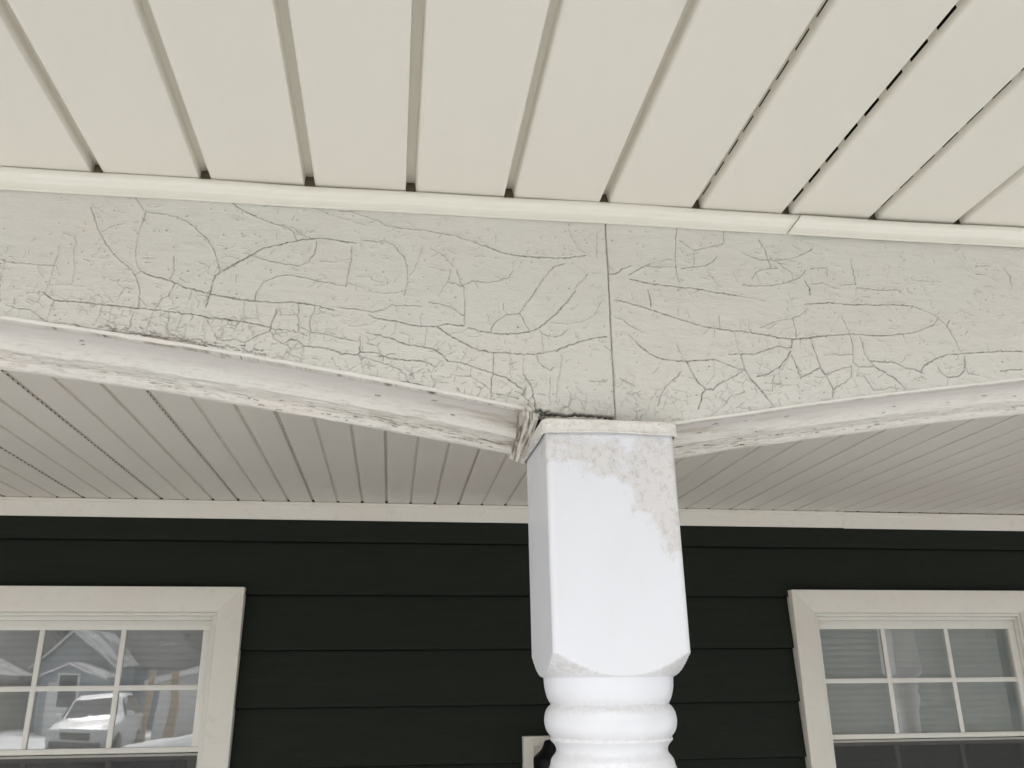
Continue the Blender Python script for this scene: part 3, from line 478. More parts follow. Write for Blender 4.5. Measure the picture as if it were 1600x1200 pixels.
# ------------------------------------------------------------------ eave soffit, its trim, fascia
EAVE_Y = -.62
def ribbed_panel(name, x0, n, pitch, gw, gd, ya, yb, z, mat, parent, slot, vent, slot_len, slot_pitch, slot_off, end_drop=0):
    """n ribs, each followed by a recessed groove whose right or left wall may be pierced with vent slots"""
    bm = bmesh.new(); r = .0016
    def strip(p, q, ys):
        for a, b in ys:
            v = [bm.verts.new((p[0], a, p[1])), bm.verts.new((q[0], a, q[1])), bm.verts.new((q[0], b, q[1])), bm.verts.new((p[0], b, p[1]))]
            bm.faces.new(v)
    full = [(ya, yb)]
    seg = []
    y = slot_off
    while y > ya: y -= slot_pitch
    while y < yb:
        a, b = max(y, ya), min(y+slot_len, yb)
        if b > a: seg.append((a, b))
        y += slot_pitch
    gaps = []; c = ya
    for a, b in seg:
        if a > c: gaps.append((c, a))
        c = b
    if c < yb: gaps.append((c, yb))
    for i in range(n):
        if name == 'ceiling_panel': gd = (.0078, .0046, .0062)[(i+1) % 3]
        gx = x0+i*pitch            # left edge of the groove that precedes this rib
        v = vent(i)
        # groove: left wall, floor, right wall with rounded lips
        L = [(gx, z), (gx+r*.3, z+r*.3), (gx+r*.5, z+r)]
        zt = z+gd
        chain = [(gx-.0001, z), (gx+.0006, z+.0002), (gx+.0010, z+.0010), (gx+.0011, zt-.004), (gx+.0014, zt-.001), (gx+.002, zt), (gx+gw-.001, zt), (gx+gw-.0006, zt-.0008), (gx+gw-.0004, z+gd*.90), (gx+gw, z+gd*.77), (gx+gw+.0004, z+gd*.64), (gx+gw+.0014, z+gd*.16), (gx+gw+.0036, z+.0005), (gx+gw+.007, z)]
        for k, (p, q) in enumerate(zip(chain, chain[1:])):
            pierced = v and ((slot == 'right' and (k == 8 or (k == 9 and v == 2))) or (slot == 'left' and k == 2))
            strip(p, q, gaps if pierced else full)
        nx = 6
        a = gx+gw+.007; b = gx+pitch-.0001
        for k in range(nx):
            u0, u1 = k/nx, (k+1)/nx
            strip((a+(b-a)*u0, z), (a+(b-a)*u1, z), full)
    bmesh.ops.remove_doubles(bm, verts=bm.verts, dist=.00005)
    for v in bm.verts: v.co.z += BZ*v.co.x if name == 'soffit_panel' else 0
    me = bpy.data.meshes.new(name); bm.to_mesh(me); bm.free()
    return link(name, me, mat, parent, True, 50)
eave = empty('eave_soffit', (0, -.3, H))
tag(eave, 'cream ribbed vinyl soffit of the eave, seen from below above the cracked beam', 'soffit')
for k in range(-9, 11):
    i0 = 2*k
    ribbed_panel('soffit_panel', X0+i0*P1, 2, P1, .0128, .0160, EAVE_Y+.01, .0045, H, SOFF, eave, 'right',
                 lambda i, i0=i0: {6: 1, 7: 2, 8: 2, -3: 1, -5: 1, 12: 1, 13: 2, 15: 1}.get(i0+i, 0), .0305, .0463, -.0895)
# trim along the beam: nose and flange, with a lapped joint right of the post
def trimpiece(xa, xb, name, par, off=0, cut=0):
    prof = [(.0105, -.0255), (.0080, -.0258), (.0066, -.0250), (.0062, -.0170), (.0050, -.0150), (.0010, -.0136), (-.0020, -.0120), (-.0038, -.0090), (-.0042, -.0050), (-.0036, -.0026), (-.0020, -.0014), (.0015, -.0010), (.0105, -.0030)]
    prof = [(y-off, z-off*.6) for y, z in prof]
    m = MB(); n = max(2, int((xb-xa)/.03)); rings = []
    for i in range(n+1):
        x = xa+(xb-xa)*i/n
        dz = .0009*math.sin(x*9.1+1)+.0006*math.sin(x*23)
        ring = []
        for y, z in prof:
            xx = x
            if cut and i == 0 and cut > 0: xx = x+cut*(z+.026)/.026
            if cut and i == n and cut < 0: xx = x-cut*(z+.026)/.026
            ring.append(m.bm.verts.new((xx, y, H+z+dz*(1 if z > -.02 else .4))))
        rings.append(ring)
    for a, b in zip(rings, rings[1:]):
        for k in range(len(prof)): m.bm.faces.new([a[k], b[k], b[(k+1) % len(prof)], a[(k+1) % len(prof)]])
    m.bm.faces.new(rings[0]); m.bm.faces.new(rings[-1][::-1])
    return m.build(name, TRIM, par, True, 50, tilt=True)
trimpiece(-2.7, .3052, 'trim_strip', eave, 0, -.0185)['label'] = 'long trim strip left of the lapped joint'
trimpiece(.3062, 2.78, 'trim_strip', eave, .0030, .0185)['label'] = 'trim strip right of the lapped joint'
m = MB(); m.box(-2.7, 2.78, .0110, .0118, H-.02, H+.05); m.build('backing_strip', RAWW, eave, tilt=True)
m = MB(); m.box(-2.9, 3.6, EAVE_Y-.03, EAVE_Y, H-.012, H+.16, .003); m.build('fascia_board', CASE, eave, tilt=True)
m = MB(); pr = [(EAVE_Y-.031, .14), (EAVE_Y-.031, .03), (EAVE_Y-.10, .03), (EAVE_Y-.125, .07), (EAVE_Y-.125, .14), (EAVE_Y-.12, .14), (EAVE_Y-.118, .075), (EAVE_Y-.097, .037), (EAVE_Y-.036, .037), (EAVE_Y-.036, .14)]
m.prism([(y, H+z) for y, z in pr], -2.9, 3.6, 'x'); m.build('gutter', CASE, eave)

# ------------------------------------------------------------------ porch ceiling
ceil = empty('porch_ceiling', (0, 1, HC))
tag(ceil, 'shaded beige ribbed vinyl porch ceiling between the beam and the dark wall', 'ceiling')
for k in range(-7, 19):
    i0 = 3*k
    ribbed_panel('ceiling_panel', XC+i0*PC, 3, PC, .0084, .0078, .136, D-.007, HC, CEIL, ceil, 'left',
                 lambda i: i == 2, .012, .026, .0)
def ctrim(xa, xb, dz):
    pr = [(D+.010, .000), (D-.014, -.0008), (D-.0155, -.003), (D-.0150, -.0085), (D-.006, -.0120), (D-.003, -.0135), (D-.0020, -.0560), (D-.0010, -.0600), (D+.002, -.0605), (D+.010, -.0600)]
    m = MB(); m.prism([(y, HC-.0005+z+dz) for y, z in pr], xa, xb, 'x'); return m.build('trim_strip', CASE, ceil, True, 35)
ctrim(-3.2, 1.452, 0)['label'] = 'long left length of the wall trim'; ctrim(1.4525, 3.4, -.0018)['label'] = 'right length of the wall trim'

# ------------------------------------------------------------------ house wall with two windows
house = empty('house', (.3, D, FLOOR))
tag(house, 'dark green-black lap sided house wall with two cream cased windows behind the post', 'house')
DW = D+.012
WZ0, WZ1 = -.70, .303
WINS = [(-1.6720, -.6924, -1.551, -.8127), (1.2011, 2.1580, 1.2986, 2.0368)]
holes = [(a+.03, b-.03) for a, b, _, _ in WINS]; HZ0, HZ1 = WZ0+.03, WZ1-.03
laps = [.458-.1765*k for k in range(-1, 13)]
for zt, zb in zip(laps, laps[1:]):
    zt = zt-.0025
    xs = [-3.3]+[v for h in holes for v in h]+[3.5]
    m = MB()
    for i, (xa, xb) in enumerate(zip(xs, xs[1:])):
        parts = [(zb, zt)]
        if i % 2 == 1:
            parts = [(lo, hi) for lo, hi in ((max(zb, HZ1), zt), (zb, min(zt, HZ0))) if hi > lo+.001]
        for lo, hi in parts:
            f = lambda z: DW-.017+.0155*(z-zb)/(zt-zb)
            n = max(1, int((xb-xa)/.1))
            pr = [(f(hi), hi), (f(lo), lo+.0012), (f(lo)+.0012, lo), (f(lo)+.0080, lo), (f(lo)+.0082, lo+.0115), (DW+.012, lo+.0115), (DW+.012, hi)]
            m.prism([(y, z+0) for y, z in pr], xa, xb, 'x')
    m.build('siding_board', SID, house)
def window(xo0, xo1, g0, g1, lab):
    w = empty('window', (0, 0, 0)); w.parent = house; w.matrix_parent_inverse = Matrix.Translation(house.location).inverted(); w['label'] = lab
    cw = .0780; CY = D-.035
    def fr(name, x0, x1, z0, z1, wl, wr, wt, wb, ya, yb, mat, bev=.0012, miter=False):
        m = MB()
        if miter:
            for poly in ([(x0, z1), (x1, z1), (x1-wr, z1-wt), (x0+wl, z1-wt)], [(x0, z0), (x0+wl, z0+wb), (x1-wr, z0+wb), (x1, z0)],
                         [(x0, z0), (x0, z1), (x0+wl, z1-wt), (x0+wl, z0+wb)], [(x1, z0), (x1-wr, z0+wb), (x1-wr, z1-wt), (x1, z1)]):
                cx = sum(p[0] for p in poly)/4; cz = sum(p[1] for p in poly)/4
                mm_ = MB(); mm_.prism([(cx+(x-cx)*(1-.0002/abs(x-cx+1e-9)) if False else x, z) for x, z in poly], ya, yb)
                bmesh.ops.bevel(mm_.bm, geom=list(mm_.bm.edges), offset=bev, segments=2, profile=.5, affect='EDGES')
                me = bpy.data.meshes.new('t'); mm_.bm.to_mesh(me); mm_.bm.free(); m.bm.from_mesh(me); bpy.data.meshes.remove(me)
        else:
            m.box(x0, x1, ya, yb, z1-wt, z1, bev); m.box(x0, x1, ya, yb, z0, z0+wb, bev)
            m.box(x0, x0+wl, ya+.0003, yb, z0+wb, z1-wt, bev*.5); m.box(x1-wr, x1, ya+.0003, yb, z0+wb, z1-wt, bev*.5)
        return m.build(name, mat, w, True, 35)
    fr('casing', xo0, xo1, WZ0, WZ1, cw, cw, .0800, cw, CY, D+.010, CASE, .0014, True)
    a0, a1, b0, b1 = xo0+cw, xo1-cw, WZ0+cw, WZ1-.080
    fr('frame', a0+.0006, a1-.0006, b0+.0006, b1-.0006, .010, .010, .0105, .010, CY+.006, CY+.09, SASH, .0015)
    fr('frame', a0+.0108, a1-.0108, b0+.0108, b1-.0113, .0075, .0075, .0130, .010, CY+.017, CY+.09, SASH, .002)
    gt, gb, lt, lb = .1690, -.1800, -.2200, -.5700
    u0, u1 = a0+.0185, a1-.0185
    fr('upper_sash', u0, u1, gb-.0160, b1-.0245, g0-u0, u1-g1, (b1-.0245)-gt, .0160, CY+.026, CY+.052, SASH, .002)
    fr('lower_sash', u0, u1, b0+.021, lt+.0200, g0-u0+.012, u1-g1+.012, .0200, .03, CY+.044, CY+.068, SASH, .002)
    def grille(z0, z1, y):
        cwid = (g1-g0)/3
        for k in (1, 2):
            x = g0+cwid*k; m = MB(); m.box(x-.0080, x+.0080, y, y+.006, z0, z1, .0018); m.build('muntin', SASH, w, True, 35)
        m = MB(); zc = (z0+z1)/2-.001; m.box(g0, g1, y+.0004, y+.0056, zc-.0080, zc+.0080, .0018); m.build('muntin', SASH, w, True, 35)
    grille(gb, gt, CY+.0300); grille(b0+.05, lt, CY+.0495)
    m = MB(); m.box(g0-.004, g1+.004, CY+.0365, CY+.0385, gb-.004, gt+.004); m.build('pane', GL, w)
    m = MB(); m.box(g0-.002, g1+.002, CY+.0560, CY+.0580, b0+.045, lt+.004); m.build('pane', GL, w)
    m = MB(); m.box(u0+.004, u1-.004, CY+.030, CY+.0305, b0+.012, gb-.026); m.build('screen', SCR, w)
    for sx in (-1, 1):
        m = MB(); xx = (g0+.045) if sx < 0 else (g1-.045); m.box(xx-.022, xx+.022, CY+.060, CY+.068, gt-.030, gt-.020, .003); m.build('latch', SASH, w, True, 35)
    # sill
    m = MB(); m.box(xo0-.02, xo1+.02, CY-.02, D+.01, WZ0-.035, WZ0-.001, .003); m.build('sill', CASE, w, True, 35)
    # blind
    b = empty('window_blind', ((g0+g1)/2, CY+.10, gt))
    m = MB(); z = gt+.02
    while z > lb-.05:
        tl = 1.25+random.uniform(-.03, .03); dx = .0125*math.cos(tl); dz = -.0125*math.sin(tl); sag = random.uniform(-.0008, .0008)
        pr = [(CY+.085-dx, z-dz+sag), (CY+.0835, z+sag), (CY+.085+dx, z+dz+sag), (CY+.0856+dx, z+dz+sag), (CY+.0842, z+sag), (CY+.0856-dx, z-dz+sag)]
        m.prism(pr, g0+.006, g1-.012, 'x'); z -= .0215
    m.build('slat', BLIND, b)
    m = MB(); m.box(g0+.004, g1-.010, CY+.072, CY+.110, gt+.028, gt+.060, .003); m.build('head_rail', BLIND, b)
    # room behind
    m = MB(); x0, x1, y0, y1, z0, z1 = xo0-.25, xo1+.25, D+.05, D+2.2, WZ0-.4, WZ1+.1
    m.box(x0, x1, y1, y1+.05, z0, z1).box(x0-.05, x0, y0, y1+.05, z0, z1).box(x1, x1+.05, y0, y1+.05, z0, z1).box(x0-.05, x1+.05, y0, y1+.05, z0-.05, z0-.001).box(x0-.05, x1+.05, y0, y1+.05, z1+.001, z1+.05)
    m.build('room', ROOM, w)
    return b
tag(window(*WINS[0], 'left window, reflecting a gabled house and a parked car'), 'pale horizontal blind behind the left window, the one with the car reflection', 'blind')
tag(window(*WINS[1], 'right window, with dim reflections of posts'), 'grey horizontal blind behind the right window', 'blind')
m = MB()
for xa, xb, za, zb in ((-3.3, 3.5, HZ1, .9), (-3.3, 3.5, GZ, HZ0), (-3.3, holes[0][0], HZ0, HZ1), (holes[0][1], holes[1][0], HZ0, HZ1), (holes[1][1], 3.5, HZ0, HZ1)):
    m.box(xa, xb, DW+.0125, DW+.10, za+.0001, zb-.0001)
m.build('sheathing', DARK, house)
m = MB(); m.prism([(EAVE_Y-.04, H+.17), (D+2.5, 2.1), (D+2.5, 2.16), (EAVE_Y-.04, H+.23)], -3.4, 3.8, 'x'); m.build('roof', DARK, house)
for x in (-3.42, 3.70): m = MB(); m.box(x, x+.05, D+.02, D+2.4, GZ, 2.0); m.build('side_wall', SID, house)
for x in (-3.41, 3.69): m = MB(); m.prism([(EAVE_Y, H+.0), (EAVE_Y, H+.165), (D+.02, 1.5), (D+.02, H)], x, x+.03, 'x'); m.build('gable_board', CASE, house)
m = MB(); m.box(-3.1, 3.3, .14, D+.01, HC+.030, HC+.040); m.build('backing_board', BROWN, ceil)
m = MB(); m.box(-2.9, 3.3, EAVE_Y+.001, .028, H+.06, H+.07); m.build('backing_board', BROWN, eave)

# lantern on its mounting block, mostly hidden behind the post
lan = empty('wall_lantern', (.34, D-.04, -.30))
tag(lan, 'black wall lantern on a cream mounting block, peeking out left of the post foot', 'wall lantern')
LX = .345
m = MB(); m.box(.2273, .5170, D-.034, D+.006, -.460, -.1670, .002); m.build('mounting_block', CASE, lan, True, 35)
m = MB(); bx0, bx1, bz0, bz1 = .2583, .4860, -.430, -.1930
m.box(bx0, bx1, D-.040, D-.0345, bz1-.0035, bz1, .0012).box(bx0, bx1, D-.040, D-.0345, bz0, bz0+.0035, .0012).box(bx0, bx0+.0035, D-.040, D-.0345, bz0+.0036, bz1-.0036, .0012).box(bx1-.0035, bx1, D-.040, D-.0345, bz0+.0036, bz1-.0036, .0012)
m.build('bead', CASE, lan, True, 35)
m = MB(); m.lathe([(-.45, .01), (-.44, .035), (-.43, .052), (-.29, .082), (-.280, .094), (-.262, .0995), (-.2300, .1005), (-.2232, .0990), (-.2161, .0915), (-.2034, .0780), (-.1950, .0715), (-.1888, .0688), (-.1800, .0665), (-.1750, .0630), (-.1724, .0500), (-.1708, .0330), (-.1700, .004)], 48, (LX, 1.90))
m.build('lantern_body', BLACK, lan, True, 40)
m = MB(); m.tube([(LX, D-.036, -.34), (LX, D-.075, -.355), (LX, D-.11, -.34), (LX, 1.90, -.33)], [.014, .011, .009, .009], 12); m.build('arm', BLACK, lan, True, 40)
m = MB(); m.lathe([(0, .055), (.006, .052), (.012, .04), (.02, .02)], 32)
for v in m.bm.verts: v.co = Vector((LX+v.co.x, D-.0405-v.co.z, -.34+v.co.y*1.6))
m.build('back_plate', BLACK, lan, True, 40)

# ------------------------------------------------------------------ posts
TP = [(.0050, .0762), (.0042, .0752), (.0030, .0750), (-.0060, .0744), (-.0121, .0731), (-.0165, .0718), (-.0200, .0703), (-.0225, .0688), (-.0240, .0680), (-.0247, .0680), (-.0255, .0688), (-.0270, .0706), (-.0295, .0726), (-.0330, .0742), (-.0375, .0753), (-.0424, .0757), (-.0475, .0751), (-.0520, .0737), (-.0555, .0715), (-.0580, .0694), (-.0592, .0686), (-.0597, .0688), (-.0602, .0694), (-.0626, .0693), (-.0645, .0676), (-.0668, .0652), (-.0695, .0636), (-.0722, .0629), (-.0745, .0631), (-.0770, .0645), (-.0795, .0668), (-.0820, .0686), (-.0845, .0695), (-.0875, .0700), (-.0890, .0703), (-.0895, .0708), (-.0918, .0718), (-.0970, .0730), (-.105, .0732), (-.120, .071), (-.140, .066), (-.165, .060), (-.19, .0565), (-.24, .056), (-.35, .060), (-.50, .0665), (-.62, .068), (-.70, .063), (-.74, .056), (-.752, .055), (-.76, .060), (-.775, .0715), (-.79, .075), (-.805, .0715), (-.815, .066), (-.822, .066), (-.828, .074), (-.845, .0750), (-.8455, .0765)]
SHO = [(.0290, .1075), (.0270, .1040), (.0240, .1003), (.0210, .0972), (.0180, .0938), (.0150, .0903), (.0120, .0868), (.0090, .0830), (.0070, .0802), (.0060, .0786), (.0054, .0776)]
HW, CR_ = .0778, .0075
STAIN = np.array([(-.0375,.290),(-.0375,.2728),(-.0169,.2680),(.0306,.2690),(.0506,.268),(.0511,.2317),(.0599,.2391),(.0714,.2698),(.10,.271),(.122,.2723),(.122,.1464),(.1026,.135),(.096,.1485),(.0881,.1713),(.0699,.1849),(.0615,.2035),(.0455,.2173),(.0199,.2286),(-.0013,.2352),(-.0223,.2443),(-.0375,.2415)])
def sdf_poly(px, pz, poly):
    d = np.full(px.shape, 9.); ins = np.zeros(px.shape, bool)
    for a, b in zip(poly, np.roll(poly, -1, 0)):
        e = b-a; t = np.clip(((px-a[0])*e[0]+(pz-a[1])*e[1])/(e@e), 0, 1)
        d = np.minimum(d, np.hypot(px-a[0]-t*e[0], pz-a[1]-t*e[1]))
        c = ((a[1] > pz) != (b[1] > pz)) & (px < (b[0]-a[0])*(pz-a[1])/(b[1]-a[1]+1e-12)+a[0]); ins ^= c
    return np.where(ins, d, -d)
def sqrad(th, hw, r):
    c = np.abs(np.cos(th)); s = np.abs(np.sin(th)); m = np.maximum(c, s); n = np.minimum(c, s)
    flat = hw/m; k = hw-r
    # ray against corner circle centred (k,k)
    b = (m+n)*k; disc = np.clip(b*b-(2*k*k-r*r), 0, None); cor = b+np.sqrt(disc)
    return np.where(flat*n > k, np.minimum(cor, flat*1.0), flat)
def make_post(cx, cy, label, group):
    p = empty('porch_post', (cx, cy, FLOOR)); tag(p, label, 'porch post', group)
    zs = list(np.arange(.2895, .0310, -.0025))+[z for z, _ in SHO]+[z for z, _ in TP]
    rc = [1.0]*(len(zs)-len(SHO)-len(TP))+[r for _, r in SHO]+[r for _, r in TP]
    lo = [(-.8455-(.0054-z)*-1-.0054+0, r) for z, r in []]
    for z, r in SHO[::-1]: zs.append(-.8465-(z-.0054)); rc.append(r)
    zs += list(np.linspace(-.875, FLOOR+.03, 20)); rc += [1.0]*20
    zs = np.array(zs); rc = np.array(rc)
    th = np.linspace(0, 2*np.pi, 481)[:-1]
    # pack samples towards the corners
    th = th - .16*np.sin(4*th)*-1/1.0*.9
    sq = sqrad(th, HW, CR_)
    R_ = np.minimum(sq[:, None], rc[None])
    lean = .004*np.clip((.28-zs)/.37, 0, 1)
    X = cx-.0015+R_*np.cos(th)[:, None]+lean[None]; Y = cy+R_*np.sin(th)[:, None]; Z = np.repeat(zs[None], len(th), 0)
    front = np.clip((-np.sin(th)-.3)*5, 0, 1)[:, None]
    st = sdf_poly(X, Z, STAIN)
    st = np.clip(.5+st*22, 0, 1)*front
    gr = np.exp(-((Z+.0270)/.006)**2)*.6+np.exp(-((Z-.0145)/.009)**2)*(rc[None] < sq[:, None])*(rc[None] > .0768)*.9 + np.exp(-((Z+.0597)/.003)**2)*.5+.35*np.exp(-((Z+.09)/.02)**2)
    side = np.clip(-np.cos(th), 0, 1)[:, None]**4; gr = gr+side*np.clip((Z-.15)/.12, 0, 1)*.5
    P = np.stack([X, Y, Z], -1)
    grid_mesh('shaft', P, WHITE, p, {'stain': st, 'grime': np.clip(gr, 0, 1)}, flip=True, wrap=True, sharp=38)
    # cap collar
    cw = HW+.0030
    pr = [(.2925, -.006), (.2930, .0), (.2922, .0018), (.2905, .0024), (.2800, .0020), (.2785, .0026), (.2772, .0040), (.2760, .0042), (.2756, .0034), (.2762, -.0005)]
    th2 = np.linspace(0, 2*np.pi, 241)[:-1]; th2 = th2+.144*np.sin(4*th2)
    zz = np.array([a for a, _ in pr]); oo = np.array([b for _, b in pr])
    R2 = sqrad(th2, cw, .010)[:, None]+oo[None]
    X = cx-.0015+R2*np.cos(th2)[:, None]; Y = cy+R2*np.sin(th2)[:, None]
    Z = np.repeat(zz[None], len(th2), 0)+.0012*np.sin(th2*3)[:, None]*(zz[None] < .278)
    grid_mesh('cap', np.stack([X, Y, Z], -1), CAPM, p, flip=True, wrap=True, sharp=50)
    m = MB(); m.box(cx-.060, cx+.060, cy-.045, cy+.060, .28, .325); m.build('inner_post', BROWN, p)
    m = MB(); m.box(cx-.086, cx+.086, cy-.086, cy+.086, FLOOR, FLOOR+.028, .004); m.build('base', WHITE, p, True, 35)
    return p
PX, PY = .0410, .0678
post = make_post(PX, PY, 'turned white vinyl porch post with a stained top under the beam joint', 'turned porch posts')
def copy_post(x, lab):
    c = post.copy(); COL.objects.link(c); c.location = (x, PY, FLOOR); c['label'] = lab
    for ch in [k for k in bpy.data.objects if k.parent == post]:
        d = ch.copy(); COL.objects.link(d); mi = ch.matrix_parent_inverse.copy(); d.parent = c; d.matrix_parent_inverse = mi
copy_post(PX-2.74, 'turned white porch post at the far left end of the beam')
copy_post(PX+2.74, 'turned white porch post at the far right end of the beam')

# ------------------------------------------------------------------ floor, ground, street
m = MB(); x = -3.35
while x < 3.6: m.box(x, x+.136, -.10, D+.02, FLOOR-.03, FLOOR, .002); x += .1395
tag(m.build('porch_floor', FLR), kind='structure')
m = MB(); m.box(-3.35, 3.6, -.085, -.06, GZ-.2, FLOOR-.031); tag(m.build('porch_skirt', CASE), kind='structure')
bm = bmesh.new(); bmesh.ops.create_grid(bm, x_segments=120, y_segments=120, size=150)
for v in bm.verts:
    v.co.z = GZ-.002
me = bpy.data.meshes.new('ground'); bm.to_mesh(me); bm.free(); tag(link('ground', me, SNOW), kind='structure')
HILLM = M('bare_woodland', (.11, .10, .09), .9, .1); HILLM.tint(HILLM.noise(1.5, (1, 1, 1), 7, .75, .5, .6), (.28, .28, .28), .7)
bm = bmesh.new(); bmesh.ops.create_grid(bm, x_segments=160, y_segments=10, size=1)
for v in bm.verts:
    k = (1-v.co.y)/2; x = v.co.x*150; v.co = Vector((x, -72-k*22, GZ-.5+k*9+k*2.5*float(fbm(np.array([x*.11]), np.array([k]), 4, 9)[0])))
me = bpy.data.meshes.new('hill'); bm.to_mesh(me); bm.free(); tag(link('hill', me, HILLM), kind='structure')
m = MB(); m.box(-150, 150, -17.5, -10.5, GZ-.1, GZ+.004); tag(m.build('road', ROAD), kind='structure')
m = MB(); m.box(-9.5, -6.0, -33, -17.5, GZ-.1, GZ+.008); tag(m.build('driveway', ROAD), kind='structure')
m = MB(); m.box(-.75, .95, -10.5, -.09, GZ-.1, GZ+.006); tag(m.build('path', CONC), kind='structure')

HB = M('pale_blue_siding', (.30, .35, .40), .6, .3); ROOFS = M('snowy_roof', (.42, .43, .45), .7, .2); ROOFS.tint(ROOFS.noise(1.2, (1, 1, 1), 5, .6, .48, .56), (.12, .12, .12), .8)
SHG = M('grey_shingles', (.13, .13, .135), .8, .2); SHG.tint(SHG.noise(2, (1, 1, 4), 5, .7, .45, .6), (.20, .20, .21), .7)
WT = M('white_trim_paint', (.8, .8, .8), .5, .4); GLD = M('far_glass', (.05, .06, .07), .1, .6); BRK = M('brick', (.24, .12, .085), .8, .2); BEI = M('beige_siding', (.45, .42, .36), .6, .3)
GRN = M('grey_green_siding', (.10, .12, .105), .6, .3); TAN = M('tan_wood', (.50, .36, .22), .7, .2); BARK = M('bark', (.12, .10, .085), .9, .1)
CARP = M('white_car_paint', (.75, .76, .78), .2, .5); RUB = M('tyre_rubber', (.02, .02, .02), .8, .2); CHR = M('chrome', (.6, .6, .6), .2, .5, 1.0); HL = M('headlight_lens', (.7, .72, .75), .1, .6)
def house_opp(cx, y, w, dep, hw, hp, mat, lab, wins=2, roof=None, ov=.35, th=.2):
    h = empty('far_house', (cx, y, GZ)); tag(h, lab, 'house')
    z0 = GZ; m = MB(); m.prism([(cx-w/2, z0), (cx+w/2, z0), (cx+w/2, hw), (cx, hp), (cx-w/2, hw)], y-dep, y); m.build('wall', mat, h)
    s = (hp-hw)/(w/2)
    for sg in (-1, 1):
        m = MB(); m.prism([(cx, hp+.03), (cx+sg*(w/2+ov), hw-s*ov+.03), (cx+sg*(w/2+ov), hw-s*ov+th), (cx, hp+th+.05)], y-dep-.3, y+.38); m.build('roof', roof or ROOFS, h)
        m = MB(); m.prism([(cx, hp+th+.02), (cx+sg*(w/2+ov+.05), hw-s*ov+th-.03), (cx+sg*(w/2+ov+.05), hw-s*ov-.04), (cx, hp-.02)], y+.39, y+.44); m.build('rake_board', WT, h)
    m = MB(); m.box(cx-w*.40, cx-w*.40+.9, y+.002, y+.05, z0, z0+2.0); m.build('door', WT, h)
    for k in range(wins):
        x = cx-w*.05+k*w*.28
        m = MB(); m.box(x-.5, x+.5, y+.002, y+.06, GZ+1.0, GZ+2.4); f = m.build('window', WT, h)
        m = MB(); m.box(x-.41, x+.41, y+.061, y+.065, GZ+1.09, GZ+2.31); m.build('pane', GLD, f)
    return h
h = house_opp(-13.7, -36, 3.2, 4, .85, 2.28, HB, 'pale blue gabled house across the street', 1, None, .12, .07)
m = MB(); m.box(-18.5, -9.0, -44, -39.5, GZ, .7); m.build('wing_wall', HB, h)
m = MB(); m.prism([(-39.2, .55), (-39.2, .7), (-43, 4.3), (-46.8, .7), (-46.8, .55)], -18.8, -8.7, 'x'); m.build('wing_roof', SHG, h)
hh = house_opp(-13.0, -33.9, 2.4, 2, .36, .98, HB, 'small blue gabled entrance wing in front of the blue house', 1, None, .12, .06)
house_opp(-21.0, -33, 8.5, 9, .4, 2.1, BEI, 'beige house with snowy roof left of the blue house', 2)
house_opp(-6.2, -30, 5.0, 7, .0, .75, WT, 'low white garage with snowy roof right of the blue house', 1)
house_opp(-3.0, -46, 11, 8, 1.8, 4.2, BRK, 'brick house behind the white garage', 3)
house_opp(22.0, -26, 13, 9, 2.2, 6.0, GRN, 'dark grey-green house to the right across the street', 3)
house_opp(11.5, -5.5, 6.5, 9, 2.6, 4.6, GRN, 'dark out-of-frame house added close by on the right to block light', 2)  # added out of view so less light reaches the right of the porch
house_opp(9.5, -30, 8, 9, 1.2, 4.0, HB, 'blue grey house opposite the right window', 2)
for x, w_ in ((-7.10, .11), (-7.80, .06)):
    p = MB(); p.box(x-w_, x+w_, -25.3, -25.1, GZ, .30, .01).box(x-w_-.03, x+w_+.03, -25.33, -25.07, .30, .36, .01)
    tag(p.build('wooden_post', TAN), 'tan square wooden post by the street, %s of the two' % ('x' if x > -7.3 else 'left'), 'post', 'tan wooden posts')
bpy.data.objects['wooden_post']['label'] = 'right one of two tan wooden posts before the white garage'
bpy.data.objects['wooden_post.001']['label'] = 'left one of two tan wooden posts before the white garage'
# snow banks
for i, (x, y, sx, sy, sz) in enumerate([(-4.6, -18.6, 2.6, 1.1, .75), (-12.5, -18.8, 2.2, 1.0, .6), (-1.5, -9.2, 2.0, .8, .5), (4, -18.8, 3, 1.2, .8)]):
    bm = bmesh.new(); bmesh.ops.create_uvsphere(bm, u_segments=40, v_segments=20, radius=1)
    for v in bm.verts:
        n_ = .75+.5*float(fbm(np.array([v.co.x*2+i*9]), np.array([v.co.y*2+v.co.z]), 4, 5)[0]); v.co = Vector((x+v.co.x*sx*n_, y+v.co.y*sy*n_, GZ-.05+v.co.z*sz*n_))
    me = bpy.data.meshes.new('snow_bank'); bm.to_mesh(me); bm.free()
    tag(link('snow_bank', me, SNOW, None, True), ['long snow bank by the white garage drive', 'snow bank left of the parked car', 'low snow bank on the near side of the road', 'snow bank across the road to the right'][i], 'snow bank', 'ploughed snow banks')
